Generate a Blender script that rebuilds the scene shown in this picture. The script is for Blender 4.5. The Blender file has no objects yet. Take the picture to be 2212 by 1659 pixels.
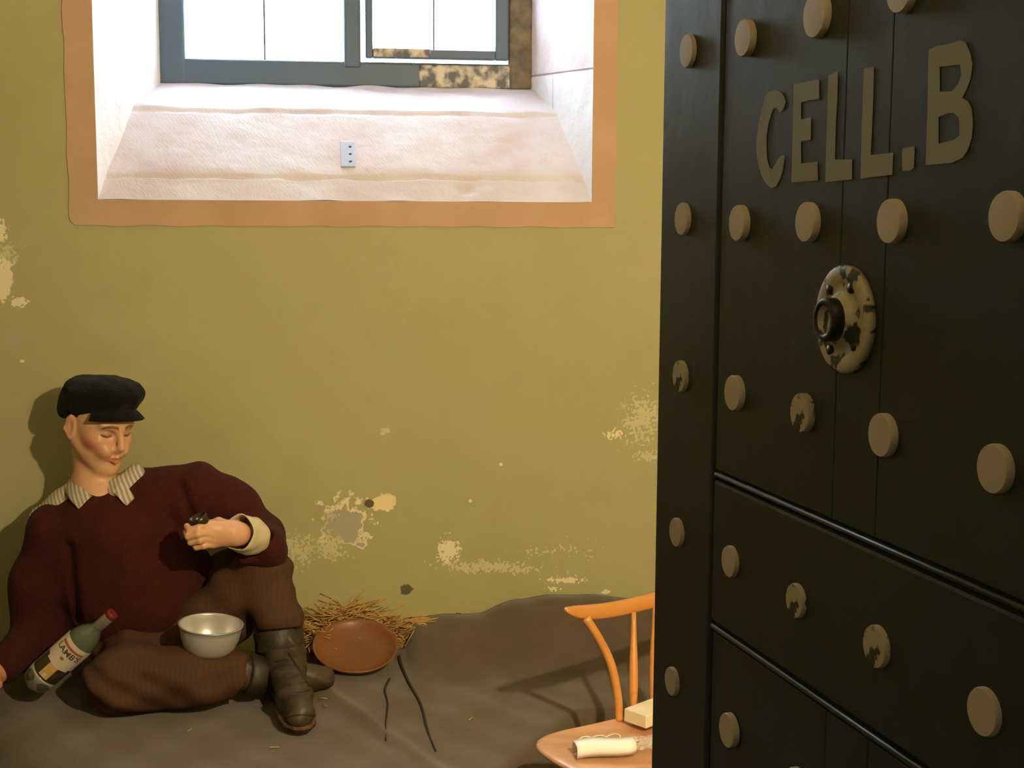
import bpy, bmesh, math, random
import numpy as np
from mathutils import Vector, Matrix
random.seed(7); np.random.seed(7)
S = bpy.context.scene
COL = S.collection
R = math.radians

# ------------------------------------------------------------------ camera
F, CX, CY = 3000.0, 1106.0, 829.5
CAM = Vector((0, 0, 1.6))
YAW, PITCH, ROLL = R(8.0), R(7.13), 0.005
fwd = Vector((math.sin(YAW)*math.cos(PITCH), math.cos(YAW)*math.cos(PITCH), -math.sin(PITCH)))
rgt = Vector((math.cos(YAW), -math.sin(YAW), 0))
up = rgt.cross(fwd)
r2 = rgt*math.cos(ROLL)+up*math.sin(ROLL); u2 = up*math.cos(ROLL)-rgt*math.sin(ROLL)
rgt, up = r2, u2
cd = bpy.data.cameras.new('camera'); cam = bpy.data.objects.new('camera', cd); COL.objects.link(cam)
cd.sensor_width = 36; cd.lens = F/2212*36; cd.clip_start = 0.02
m = Matrix((rgt, up, -fwd)).transposed().to_4x4(); m.translation = CAM; cam.matrix_world = m
S.camera = cam
# ------------------------------------------------------------------ world, lights, exposure
S.view_settings.view_transform = 'Standard'; S.view_settings.look = 'None'
S.view_settings.gamma = 1; S.view_settings.exposure = 0.0; S.view_settings.use_curve_mapping = False
W = bpy.data.worlds.new('sky'); S.world = W; W.use_nodes = True
bg = W.node_tree.nodes['Background']; bg.inputs[0].default_value = (0.80, 0.91, 1.0, 1); bg.inputs[1].default_value = 25.0
LAMP = Vector((0.78, 0.95, 2.02))
def light(name, kind, loc, col, power, size=0.05, rot=None):
    d = bpy.data.lights.new(name, kind); d.color = col; d.energy = power
    if kind == 'AREA': d.size = size
    else: d.shadow_soft_size = size
    o = bpy.data.objects.new(name, d); o.location = loc; COL.objects.link(o)
    if rot: o.rotation_euler = rot
    return o
light('cell_lamp_light', 'POINT', LAMP, (1.0, 0.79, 0.50), 185, 0.03)
light('corridor_fill_light', 'POINT', (-0.75, -0.25, 2.35), (1.0, 0.88, 0.68), 6, 0.08)  # added fill to brighten the door face, has no fixture

# ------------------------------------------------------------------ helpers
def ray(px, py):
    d = fwd + rgt*((px-CX)/F) + up*(-(py-CY)/F)
    return d
def P(px, py, Y):           # the point of plane y = Y seen at that direction
    d = ray(px, py); return CAM + d*((Y-CAM.y)/d.y)
def Pz(px, py, z):
    d = ray(px, py); return CAM + d*((z-CAM.z)/d.z)
def PV(px, py, pt, n):
    d = ray(px, py); return CAM + d*((pt-CAM).dot(n)/d.dot(n))
def tag(o, label=None, cat=None, group=None, kind=None):
    if label: o['label'] = label
    if cat: o['category'] = cat
    if group: o['group'] = group
    if kind: o['kind'] = kind
    return o
def empty(name, loc):
    o = bpy.data.objects.new(name, None); o.location = loc; o.empty_display_size = 0.05; COL.objects.link(o)
    return o
def base(o):
    v = Vector((0, 0, 0))
    while o is not None: v = v + o.location; o = o.parent
    return v
def mk(name, verts, faces, mat, parent=None, smooth=True, loc=None):
    me = bpy.data.meshes.new(name)
    off = base(parent) if parent else Vector((0, 0, 0))
    l = Vector(loc)-off if loc is not None else Vector((0, 0, 0))
    V = np.asarray([tuple(v) for v in verts] if not isinstance(verts, np.ndarray) else verts, dtype=float)
    V = V - np.array(off + l)
    me.from_pydata(V.tolist(), [], [tuple(int(i) for i in f) for f in faces] if not isinstance(faces, np.ndarray) else faces.tolist())
    me.update()
    if smooth: me.polygons.foreach_set('use_smooth', [True]*len(me.polygons))
    if mat: me.materials.append(mat)
    o = bpy.data.objects.new(name, me); COL.objects.link(o)
    if parent: o.parent = parent
    o.location = l
    return o
def bevel(o, w=0.004, seg=2, ang=40):
    b = o.modifiers.new('bevel', 'BEVEL'); b.width = w; b.segments = seg; b.limit_method = 'ANGLE'; b.angle_limit = R(ang)
    return o
def solid(o, t, off=-1):
    s = o.modifiers.new('solid', 'SOLIDIFY'); s.thickness = t; s.offset = off; return o
def subsurf(o, n=1):
    s = o.modifiers.new('sub', 'SUBSURF'); s.levels = n; s.render_levels = n; return o
def boxg(a, b):
    x0, y0, z0 = a; x1, y1, z1 = b
    v = [(x0,y0,z0),(x1,y0,z0),(x1,y1,z0),(x0,y1,z0),(x0,y0,z1),(x1,y0,z1),(x1,y1,z1),(x0,y1,z1)]
    f = [(0,3,2,1),(4,5,6,7),(0,1,5,4),(1,2,6,5),(2,3,7,6),(3,0,4,7)]
    return v, f
def join(*gs):
    V, Fc = [], []
    for v, f in gs:
        n = len(V); V += [tuple(q) for q in v]; Fc += [tuple(i+n for i in q) for q in f]
    return V, Fc
def obox(o, ax, ay, az, a, b):       # box in an oriented frame
    v, f = boxg(a, b)
    return [o+ax*p[0]+ay*p[1]+az*p[2] for p in v], f
def tube(pts, rad, seg=10, caps=True):
    pts = [Vector(p) for p in pts]; n = len(pts)
    if not hasattr(rad, '__len__'): rad = [rad]*n
    V, Fc = [], []; prev = None
    for i, p in enumerate(pts):
        t = (pts[min(i+1, n-1)]-pts[max(i-1, 0)]).normalized()
        if prev is None:
            a = Vector((0, 0, 1)) if abs(t.z) < .9 else Vector((1, 0, 0))
            s = t.cross(a).normalized()
        else: s = (prev - t*prev.dot(t)).normalized()
        prev = s; q = t.cross(s)
        for k in range(seg):
            an = 2*math.pi*k/seg; V.append(p+(s*math.cos(an)+q*math.sin(an))*rad[i])
    for i in range(n-1):
        for k in range(seg):
            k2 = (k+1) % seg; Fc.append((i*seg+k, i*seg+k2, (i+1)*seg+k2, (i+1)*seg+k))
    if caps:
        Fc.append(tuple(range(seg-1, -1, -1))); Fc.append(tuple((n-1)*seg+k for k in range(seg)))
    return V, Fc
def lathe(prof, o, ax, seg=40, ref=None, mod=None):
    ax = ax.normalized(); a = ref if ref else (Vector((0, 0, 1)) if abs(ax.z) < .9 else Vector((1, 0, 0)))
    s = (a-ax*a.dot(ax)).normalized(); q = ax.cross(s)
    V, Fc = [], []
    for (r, t) in prof:
        for k in range(seg):
            an = 2*math.pi*k/seg; rr = r*(mod(t, an) if mod else 1)
            V.append(o+ax*t+(s*math.cos(an)+q*math.sin(an))*rr)
    for i in range(len(prof)-1):
        for k in range(seg):
            k2 = (k+1) % seg; Fc.append((i*seg+k, i*seg+k2, (i+1)*seg+k2, (i+1)*seg+k))
    if prof[0][0] > 1e-4: Fc.append(tuple(range(seg-1, -1, -1)))
    if prof[-1][0] > 1e-4: Fc.append(tuple((len(prof)-1)*seg+k for k in range(seg)))
    return V, Fc
def spline(pts, n=8):
    pts = [Vector(p) for p in pts]; out = []
    for i in range(len(pts)-1):
        p0 = pts[max(i-1, 0)]; p1 = pts[i]; p2 = pts[i+1]; p3 = pts[min(i+2, len(pts)-1)]
        for k in range(n):
            t = k/n
            out.append(0.5*((2*p1)+(p2-p0)*t+(2*p0-5*p1+4*p2-p3)*t*t+(-p0+3*p1-3*p2+p3)*t**3))
    out.append(pts[-1]); return out

# ------------------------------------------------------------------ materials
def mat(name, col, rough=.7, metal=0, var=None, vscale=8, vdetail=5, bump=0, bscale=60, bdist=.002, sheen=0, spec=.5, coat=0, attr=None, vsharp=None, vstretch=None):
    M = bpy.data.materials.new(name); M.use_nodes = True; nt = M.node_tree; b = nt.nodes['Principled BSDF']
    b.inputs['Base Color'].default_value = (*col, 1); b.inputs['Roughness'].default_value = rough
    b.inputs['Metallic'].default_value = metal; b.inputs['Specular IOR Level'].default_value = spec
    if sheen: b.inputs['Sheen Weight'].default_value = sheen; b.inputs['Sheen Roughness'].default_value = .5
    if coat: b.inputs['Coat Weight'].default_value = coat; b.inputs['Coat Roughness'].default_value = .08
    tc = nt.nodes.new('ShaderNodeTexCoord'); src = tc.outputs['Object']
    if vstretch:
        mp = nt.nodes.new('ShaderNodeMapping'); mp.inputs['Scale'].default_value = vstretch; nt.links.new(src, mp.inputs[0]); src = mp.outputs[0]
    if var:
        n = nt.nodes.new('ShaderNodeTexNoise'); n.inputs['Scale'].default_value = vscale; n.inputs['Detail'].default_value = vdetail
        nt.links.new(src, n.inputs['Vector'])
        cr = nt.nodes.new('ShaderNodeValToRGB'); lo, hi = vsharp if vsharp else (.3, .7)
        cr.color_ramp.elements[0].position = lo; cr.color_ramp.elements[1].position = hi
        cr.color_ramp.elements[0].color = (*col, 1); cr.color_ramp.elements[1].color = (*var, 1)
        nt.links.new(n.outputs['Fac'], cr.inputs['Fac']); nt.links.new(cr.outputs[0], b.inputs['Base Color'])
    if attr:
        a = nt.nodes.new('ShaderNodeAttribute'); a.attribute_name = attr; nt.links.new(a.outputs['Color'], b.inputs['Base Color'])
    if bump:
        n2 = nt.nodes.new('ShaderNodeTexNoise'); n2.inputs['Scale'].default_value = bscale; n2.inputs['Detail'].default_value = 6
        nt.links.new(tc.outputs['Object'], n2.inputs['Vector'])
        bp = nt.nodes.new('ShaderNodeBump'); bp.inputs['Strength'].default_value = bump; bp.inputs['Distance'].default_value = bdist
        nt.links.new(n2.outputs['Fac'], bp.inputs['Height']); nt.links.new(bp.outputs[0], b.inputs['Normal'])
    return M
def nd(nt, t, **kw):
    n = nt.nodes.new(t)
    for k, v in kw.items(): setattr(n, k, v)
    return n
def mathn(nt, op, a, b=None):
    n = nt.nodes.new('ShaderNodeMath'); n.operation = op
    for i, x in enumerate((a, b)):
        if x is None: continue
        if isinstance(x, (int, float)): n.inputs[i].default_value = x
        else: nt.links.new(x, n.inputs[i])
    return n.outputs[0]
def mixc(nt, fac, a, b):
    n = nt.nodes.new('ShaderNodeMix'); n.data_type = 'RGBA'
    if isinstance(fac, (int, float)): n.inputs[0].default_value = fac
    else: nt.links.new(fac, n.inputs[0])
    for i, x in ((6, a), (7, b)):
        if isinstance(x, tuple): n.inputs[i].default_value = (*x, 1)
        else: nt.links.new(x, n.inputs[i])
    return n.outputs[2]

YW = 3.9; YG = 4.34          # wall face, window plane
# wall paint with chipped patches at their own places on the wall
def wall_material():
    M = mat('olive_limewash', (.43, .42, .17), .85, bump=.35, bscale=9, bdist=.012)
    nt = M.node_tree; b = nt.nodes['Principled BSDF']; tc = nt.nodes.new('ShaderNodeTexCoord'); O = tc.outputs['Object']
    def noise(sc, det=4):
        n = nt.nodes.new('ShaderNodeTexNoise'); n.inputs['Scale'].default_value = sc; n.inputs['Detail'].default_value = det
        nt.links.new(O, n.inputs['Vector']); return n.outputs['Fac']
    n1 = noise(2.2); n2 = noise(13, 6); n3 = noise(45, 6); n4 = noise(110, 4)
    col = mixc(nt, mathn(nt, 'MULTIPLY', mathn(nt, 'SUBTRACT', n1, .35), 2.2), (.43, .395, .205), (.39, .365, .17))
    fl = nt.nodes.new('ShaderNodeValToRGB'); fl.color_ramp.elements[0].position = .52; fl.color_ramp.elements[1].position = .72
    nt.links.new(n2, fl.inputs['Fac'])
    col = mixc(nt, mathn(nt, 'MULTIPLY', fl.outputs[0], .22), col, (.37, .315, .16))
    def patch(col, px, py, rx, ry, c, lim=1.0, amp=1.3, ang=0, fine=False):
        p = P(px, py, YW); k = YW/F
        mp = nd(nt, 'ShaderNodeMapping', vector_type='TEXTURE'); mp.inputs['Location'].default_value = p
        mp.inputs['Rotation'].default_value = (0, R(ang), 0); mp.inputs['Scale'].default_value = (rx*k, 10, ry*k)
        nt.links.new(O, mp.inputs[0])
        ln = nd(nt, 'ShaderNodeVectorMath', operation='LENGTH'); nt.links.new(mp.outputs[0], ln.inputs[0])
        nz = mathn(nt, 'ADD', mathn(nt, 'MULTIPLY', mathn(nt, 'SUBTRACT', n4 if fine else n3, .5), amp*3.0),
                   mathn(nt, 'MULTIPLY', mathn(nt, 'SUBTRACT', n3 if fine else n2, .5), amp*1.6))
        d = mathn(nt, 'ADD', ln.outputs['Value'], nz)
        f = mathn(nt, 'MULTIPLY', mathn(nt, 'SUBTRACT', lim, d), 7); f = nd(nt, 'ShaderNodeClamp').inputs[0].node if False else f
        c_ = nd(nt, 'ShaderNodeClamp'); nt.links.new(f, c_.inputs[0])
        return mixc(nt, c_.outputs[0], col, c)
    cream = (.80, .72, .48); grey = (.42, .37, .27); dark = (.12, .10, .06); pale = (.58, .54, .32)
    for a in [(745, 1128, 62, 52, cream, 1, .75, 35), (742, 1132, 52, 42, grey, 1, .7, 35), (715, 1185, 34, 26, pale, .8, 1.5, 30, True),
              (830, 1088, 27, 21, (.85, .70, .40), 1, .45), (797, 1088, 11, 9, dark, 1, .3), (640, 1190, 60, 40, pale, .55, 1.6, 0, True),
              (968, 1192, 26, 32, cream, .9, 1.0, 0, True), (1070, 1225, 130, 16, pale, .55, 1.6, 4, True), (1000, 1225, 40, 14, pale, .7, 1.5, 0, True),
              (1225, 1254, 42, 8, cream, .8, 1.2, 0, True), (1195, 1272, 22, 6, cream, .6, 1.2, 0, True), (1305, 1280, 20, 6, cream, .8, 1.2),
              (878, 1273, 17, 13, dark, 1, .5), (1385, 905, 42, 55, pale, .75, 1.5, 0, True), (1335, 938, 34, 12, cream, .6, 1.4, 0, True),
              (1400, 985, 30, 14, pale, .7, 1.5, 0, True), (832, 930, 11, 8, pale, 1, .9, 0, True), (1016, 1082, 4, 4, cream, 1, .3), (1082, 1003, 4, 4, cream, 1, .3),
              (5, 600, 26, 44, cream, 1, .7), (40, 650, 22, 14, cream, .8, .9, 0, True), (2, 500, 16, 24, cream, .8, .9, 0, True), (18, 545, 26, 26, pale, .5, 1.5, 0, True),
              (20, 740, 50, 40, grey, .35, 1.4), (48, 780, 5, 4, cream, 1, .4), (930, 790, 5, 4, grey, 1, .3), (1200, 1190, 190, 40, pale, .02, 1.3, 0, True)]:
        col = patch(col, *a)
    nt.links.new(col, b.inputs['Base Color'])
    return M
M_wall = wall_material()
M_ceil = mat('limewashed_ceiling', (.62, .55, .38), .9, bump=.3, bscale=12, bdist=.01)
M_floor = mat('stone_floor', (.20, .16, .12), .75, var=(.13, .11, .085), vscale=5, bump=.4, bscale=14, bdist=.008)
M_band = mat('pink_painted_band', (.56, .36, .24), .8, var=(.50, .31, .19), vscale=7, bump=.25, bscale=12, bdist=.008)
def stone_mat(name, c1, c2, tool=.6):
    M = mat(name, c1, .9); nt = M.node_tree; b = nt.nodes['Principled BSDF']; tc = nt.nodes.new('ShaderNodeTexCoord')
    n = nd(nt, 'ShaderNodeTexNoise'); n.inputs['Scale'].default_value = 5; n.inputs['Detail'].default_value = 8; nt.links.new(tc.outputs['Object'], n.inputs['Vector'])
    cr = nd(nt, 'ShaderNodeValToRGB'); cr.color_ramp.elements[0].position = .38; cr.color_ramp.elements[1].position = .66
    cr.color_ramp.elements[0].color = (*c1, 1); cr.color_ramp.elements[1].color = (*c2, 1)
    nt.links.new(n.outputs['Fac'], cr.inputs[0]); nt.links.new(cr.outputs[0], b.inputs['Base Color'])
    w = nd(nt, 'ShaderNodeTexWave'); w.inputs['Scale'].default_value = 34; w.inputs['Distortion'].default_value = 9; w.inputs['Detail'].default_value = 2
    mp = nd(nt, 'ShaderNodeMapping'); mp.inputs['Rotation'].default_value = (0, R(40), 0); nt.links.new(tc.outputs['Object'], mp.inputs[0]); nt.links.new(mp.outputs[0], w.inputs['Vector'])
    n3 = nd(nt, 'ShaderNodeTexNoise'); n3.inputs['Scale'].default_value = 18; n3.inputs['Detail'].default_value = 7; nt.links.new(tc.outputs['Object'], n3.inputs['Vector'])
    h = mathn(nt, 'ADD', mathn(nt, 'MULTIPLY', w.outputs['Fac'], .11*tool), n3.outputs['Fac'])
    bp = nd(nt, 'ShaderNodeBump'); bp.inputs['Strength'].default_value = .5; bp.inputs['Distance'].default_value = .012
    nt.links.new(h, bp.inputs['Height']); nt.links.new(bp.outputs[0], b.inputs['Normal'])
    return M
M_sill = stone_mat('pink_sandstone', (.74, .72, .83), (.66, .57, .62), .28)
M_rev = stone_mat('pale_reveal_stone', (.84, .84, .90), (.80, .77, .82), .2)  # paler stone colour than the upper right block
M_revr = stone_mat('pink_reveal_stone', (.80, .74, .78), (.68, .56, .58), .2)
M_frame = mat('slate_glare_blue_frame_paint', (.07, .11, .15), .5, bump=.2, bscale=40)  # slate paint, with the blue cast of window glare put into its colour
M_flake = mat('flaking_frame_paint', (.10, .105, .10), .6, var=(.62, .52, .36), vscale=30, vdetail=10, vsharp=(.42, .62), bump=.5, bscale=50)
M_moss = mat('weathered_timber', (.075, .07, .05), .9, var=(.22, .17, .10), vscale=22, vdetail=8, bump=.8, bscale=40, bdist=.006)
M_door = mat('dark_green_door_paint', (.018, .024, .020), .42, bump=.22, bscale=30, bdist=.003, spec=.45)
M_stud = mat('worn_cream_stud_paint', (.52, .41, .315), .5, bump=.3, bscale=60, bdist=.001)
M_studw = mat('flaking_stud_paint', (.46, .37, .24), .5, var=(.03, .035, .02), vscale=62, vdetail=7, vsharp=(.53, .58), bump=.5, bscale=60, bdist=.002)
M_letter = mat('cream_letter_paint', (.275, .245, .165), .6, var=(.235, .21, .14), vscale=18, bump=.2, bscale=60, bdist=.001)
M_iron = mat('dark_iron', (.012, .012, .01), .45, spec=.4)
M_blanket = mat('grey_brown_wool_blanket', (.128, .092, .062), .97, var=(.105, .078, .054), vscale=14, vdetail=8, bump=.6, bscale=420, bdist=.0015, sheen=.25, spec=.1)
M_sweater = mat('maroon_wool', (.064, .014, .011), .95, var=(.050, .011, .008), vscale=30, bump=.9, bscale=220, bdist=.003, sheen=.03, spec=.1)
M_cap = mat('black_wool', (.006, .006, .007), .95, bump=.9, bscale=170, bdist=.004, spec=.15, sheen=.05)
M_skin = mat('painted_skin', (.6, .3, .18), .42, attr='tint', spec=.45, bump=.06, bscale=120, bdist=.001)
M_hair = mat('dark_brown_hair', (.03, .016, .008), .7, bump=.8, bscale=120, vstretch=(1, 1, 4))
def stripes(name, c1, c2, scale, rot, bump_s=200, rough=.9, lo=.35, hi=.6):
    M = mat(name, c1, rough, bump=.5, bscale=bump_s, bdist=.002, spec=.1); nt = M.node_tree; b = nt.nodes['Principled BSDF']
    tc = nt.nodes.new('ShaderNodeTexCoord'); mp = nd(nt, 'ShaderNodeMapping'); mp.inputs['Rotation'].default_value = rot
    nt.links.new(tc.outputs['Object'], mp.inputs[0]); w = nd(nt, 'ShaderNodeTexWave'); w.inputs['Scale'].default_value = scale
    w.inputs['Distortion'].default_value = .6; w.inputs['Detail'].default_value = 1
    nt.links.new(mp.outputs[0], w.inputs['Vector']); cr = nd(nt, 'ShaderNodeValToRGB')
    cr.color_ramp.elements[0].position = lo; cr.color_ramp.elements[1].position = hi
    cr.color_ramp.elements[0].color = (*c1, 1); cr.color_ramp.elements[1].color = (*c2, 1)
    nt.links.new(w.outputs['Fac'], cr.inputs[0]); nt.links.new(cr.outputs[0], b.inputs['Base Color']); return M
M_shirt = stripes('striped_cotton', (.34, .28, .21), (.60, .52, .40), 30, (0, R(25), 0))
M_cuff = mat('cream_cotton', (.66, .56, .36), .9, bump=.3, bscale=150, var=(.58, .48, .30), vscale=20)
M_trouser = stripes('brown_pinstriped_wool', (.085, .042, .024), (.090, .046, .027), 26, (0, R(10), R(20)), rough=.95)
M_boot = mat('worn_olive_brown_leather', (.034, .024, .015), .5, var=(.072, .050, .027), vscale=14, vdetail=7, bump=.5, bscale=40, bdist=.004)
M_bootd = mat('dark_boot_leather', (.022, .018, .012), .55, var=(.05, .038, .02), vscale=20, bump=.6, bscale=50, bdist=.004)
M_sole = mat('boot_sole', (.020, .014, .010), .6)
M_welt = mat('boot_welt', (.13, .07, .035), .6)
M_alu = mat('dull_aluminium', (.70, .68, .66), .33, metal=.5, bump=.05, bscale=200, bdist=.0005)
M_clay = mat('brown_glazed_clay', (.19, .070, .022), .38, var=(.235, .09, .03), vscale=9, spec=.5)
M_straw = mat('straw', (.62, .38, .13), .6, var=(.45, .26, .08), vscale=40)
M_cord = mat('dark_leather_cord', (.032, .025, .014), .6)
M_wood = mat('honey_varnished_beech', (.66, .29, .075), .32, var=(.58, .235, .055), vscale=5, vstretch=(1, 1, 9), coat=.5)
M_seat = mat('varnished_elm_seat', (.60, .33, .19), .26, var=(.54, .26, .13), vscale=6, vstretch=(1, 7, 1), coat=.6)  # lowered saturation stands in for a cool sheen on the seat
M_paper = mat('white_paper', (.85, .84, .82), .7)
M_card = mat('cream_card', (.80, .70, .48), .7)
M_string = mat('pale_string', (.70, .62, .50), .7)
M_glassb = mat('bottle_glass', (.10, .115, .08), .12, spec=.8, coat=.6)
M_base = mat('silvery_bottle_foot', (.30, .29, .27), .3, metal=.3, coat=.4)
M_label = mat('bottle_label_paper', (.70, .60, .47), .4, coat=.3)
M_lpic = mat('label_picture_dark', (.025, .02, .012), .4, var=(.08, .055, .02), vscale=60, coat=.3)
M_lyel = mat('label_picture_amber', (.62, .30, .06), .4, var=(.75, .50, .18), vscale=80, coat=.3)
M_lred = mat('label_red', (.42, .13, .06), .4)
M_lgrn = mat('label_lettering_olive', (.10, .085, .03), .5)
M_silver = mat('silver_foil', (.55, .5, .45), .3, metal=.8)
M_redcap = mat('red_screw_cap', (.15, .022, .012), .35)
M_cup = mat('dark_pewter', (.06, .045, .03), .3, metal=.6)
M_plate = mat('galvanised_plate', (.42, .43, .50), .5, metal=.3)
M_brass = mat('lamp_metal', (.25, .2, .12), .4, metal=.9)

# ------------------------------------------------------------------ setting
XL, XR, YB, ZC = -1.7, 2.3, -0.9, 3.15
PW = P(212, 431, YW); PE = P(1278, 437, YW)
ox0, ox1, oz0 = PW.x, PE.x, P(745, 434, YW).z
ix0, ix1 = P(346, 170, YG).x, P(1147, 180, YG).x
iz0 = P(745, 186, YG).z
oz1, iz1 = 2.98, 2.86
def sill_pt(py, Y): return P(745, py, Y).z
# back wall with its window opening, 0.06 thick skin in front of the masonry
v, f = [], []
xs = [XL, ox0, ox1, XR]; zs = [0, oz0, oz1, ZC]
for z in zs:
    for x in xs: v.append((x, YW, z))
for j in range(3):
    for i in range(3):
        if (i, j) == (1, 1): continue
        a = j*4+i; f.append((a, a+1, a+5, a+4))
wb = mk('wall_back', v, f, M_wall, smooth=False); solid(wb, .05, 1); tag(wb, kind='structure')
wb.modifiers['solid'].offset = 1 if False else -1
def structbox(name, a, b, m):
    v, f = boxg(a, b); return tag(mk(name, v, f, m, smooth=False), kind='structure')
structbox('wall_left', (XL-.1, YB, 0), (XL, YW+.05, ZC), M_wall)
structbox('wall_right', (XR, YB, 0), (XR+.1, YW+.05, ZC), M_wall)
structbox('wall_rear', (XL-.1, YB-.1, 0), (XR+.1, YB, ZC), M_wall)
structbox('ceiling', (XL-.1, YB-.1, ZC), (XR+.1, YW+.05, ZC+.1), M_ceil)
# door plane: found from the vanishing direction of its rails
vp = ray(236, 454); vp.z = 0; vp.normalize()         # towards the door's far edge
DU = -vp; DN = Vector((-vp.y, vp.x, 0)).normalized()
if DN.x > 0: DN = -DN
dr = ray(2165, 470); DP = CAM + dr*0.95
def D(px, py, off=0.0): return PV(px, py, DP+DN*off, DN)
def dco(p): q = p-DE; return q.dot(DU), p.z
DE = D(1427, 454); DE.z = 0                           # far edge foot
DW = .93
NE = DE+DU*DW                                         # near (hinge) edge foot
# front wall with the doorway
yf = NE.y
x_l = NE.x-.98
g = join(boxg((XL, yf-.16, 0), (x_l, yf-.02, ZC)), boxg((NE.x+.045, yf-.16, 0), (XR, yf-.02, ZC)), boxg((x_l, yf-.16, 2.08), (NE.x+.045, yf-.02, ZC)))
tag(mk('wall_front', *g, M_wall, smooth=False), kind='structure')
# floor with the masonry sleeping plinth
A = Pz(1250, 1540, .35); B = Pz(1090, 1659, .35)
ld = (B-A); ld.z = 0; ld.normalize(); ln_ = Vector((-ld.y, ld.x, 0))
if ln_.x < 0: ln_ = -ln_
def foot(X, Y):                                       # >0 outside the plinth
    s = (X-A.x)*ln_.x+(Y-A.y)*ln_.y
    return np.maximum(np.minimum(s, A.y+.02-Y), 2.62-Y)
Q1 = A+ld*((2.66-A.y)/ld.y)
pl = [(XL, 2.66), (Q1.x-.03, 2.66), (A.x-.04, A.y+.05), (XR, A.y+.05), (XR, YW), (XL, YW)]
v = [(x, y, 0.0) for x, y in pl]+[(x, y, .325) for x, y in pl]
f = [tuple(range(6, 12))]+[(i, (i+1) % 6, (i+1) % 6+6, i+6) for i in range(6)]+[tuple(range(5, -1, -1))]
g = join((v, f), boxg((XL-.1, YB-.1, -.1), (XR+.1, YW+.05, 0)))
tag(mk('floor', *g, M_floor, smooth=False), kind='structure')

# window
win = empty('window_1', ((ix0+ix1)/2, YG, iz0)); tag(win, kind='structure')
def rgrid(p00, p10, p01, p11, n, m_, amp, seed, axis):
    rs = np.random.RandomState(seed); V = []
    ph = rs.rand(12)*6.28
    for j in range(m_+1):
        for i in range(n+1):
            u, w = i/n, j/m_
            p = (p00*(1-u)+p10*u)*(1-w)+(p01*(1-u)+p11*u)*w
            e = min(1, 8*min(w, 1-w))*min(1, 10*min(u, 1-u)+.15)
            d = sum(math.sin((3+2.3*k)*u*3+ph[k])*math.sin((2+1.9*k)*w*3+ph[k+6])/(1+k*.5) for k in range(6))*amp*e
            V.append(p+axis*d)
    Fc = [(j*(n+1)+i, j*(n+1)+i+1, (j+1)*(n+1)+i+1, (j+1)*(n+1)+i) for j in range(m_) for i in range(n)]
    return V, Fc
# sill: courses of tooled stone, front to back
prof = [(434, YW-.001), (392, YW+.045), (384, YW+.053), (374, YW+.062), (252, YW+.225), (245, YW+.235), (236, YW+.245), (205, YW+.36), (186, YG)]
V, Fc = [], []; NX = 90; rs = np.random.RandomState(3)
rows = []
for a in range(len(prof)-1):
    (p0, y0), (p1, y1) = prof[a], prof[a+1]; n = 8 if abs(p1-p0) > 42 else 5
    for k in range(n): t = k/n; rows.append((p0+(p1-p0)*t, y0+(y1-y0)*t, p0))
rows.append((186, YG, 186))
ph = rs.rand(40)*6.28
for (pp, yy, seg_) in rows:
    w = (yy-YW)/(YG-YW)
    xa = ox0+(ix0-ox0)*w; xb = ox1+(ix1-ox1)*w; z = sill_pt(pp, yy)
    groove = .013*math.exp(-((pp-384-1.5*0)/3.2)**2)+.004*math.exp(-((pp-245)/4)**2)
    for i in range(NX+1):
        u = i/NX; x = xa-.01+(xb-xa+.02)*u
        nz = sum(math.sin(x*(9+5*k)+ph[k]+yy*13*(1+k*.3))*math.cos(yy*(30+11*k)+ph[k+8]) for k in range(7))*.0011
        crack = groove*(.75+.35*math.sin(x*31+2)+.3*math.sin(x*77))+.012*math.exp(-((x-P(1010,412,YW).x)/.03)**2-((pp-408)/8)**2)+.008*math.exp(-((x-P(880,380,YW).x)/.05)**2-((pp-378)/4)**2)
        V.append((x, yy, z+nz*(1 if 390 > pp else .7)-crack))
for j in range(len(rows)-1):
    for i in range(NX): a = j*(NX+1)+i; Fc.append((a, a+1, a+NX+2, a+NX+1))
mk('sill', V, Fc, M_sill, win)
ax = Vector((1, 0, 0))
L0, L1 = Vector((ox0, YW, oz0-.01)), Vector((ix0, YG, iz0-.03)); L2, L3 = Vector((ox0-.0, YW, oz1)), Vector((ix0, YG, iz1))
mk('reveal', *rgrid(L0, L1, L2, L3, 24, 40, .0022, 5, ax), M_rev, win)
# right reveal in two block courses, with joint lines between the blocks
zj = P(1278, 148, YW).z; zk = P(1150, 165, YG).z
R0, R1 = Vector((ox1, YW, oz0-.01)), Vector((ix1, YG, iz0-.03)); Rj0, Rj1 = Vector((ox1, YW, zj)), Vector((ix1, YG, zk)); R2, R3 = Vector((ox1, YW, oz1)), Vector((ix1, YG, iz1))
gap = Vector((0, 0, .003))
mid = .62
Ra, Rb = R0.lerp(R1, mid), Rj0.lerp(Rj1, mid); gy = Vector((0, .003, 0))
mk('reveal', *rgrid(R0, Ra-gy, Rj0-gap, Rb-gap-gy, 12, 20, .002, 8, -ax), M_rev, win)
mk('reveal', *rgrid(Ra+gy, R1, Rb-gap+gy, Rj1-gap, 8, 20, .002, 9, -ax), M_rev, win)
mk('reveal', *rgrid(Rj0+gap, Rj1+gap, R2, R3, 20, 30, .003, 10, -ax), M_revr, win)
v = [(ox1+.004, YW+.0, oz0-.02), (ix1+.004, YG, iz0-.05), (ix1+.004, YG, iz1), (ox1+.004, YW, oz1)]
mk('reveal', v, [(0, 1, 2, 3)], M_revr, win)
v = [(ox0, YW, oz1), (ox1, YW, oz1), (ix1, YG, iz1), (ix0, YG, iz1)]
mk('head_stone', v, [(0, 1, 2, 3)], M_rev, win)
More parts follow.
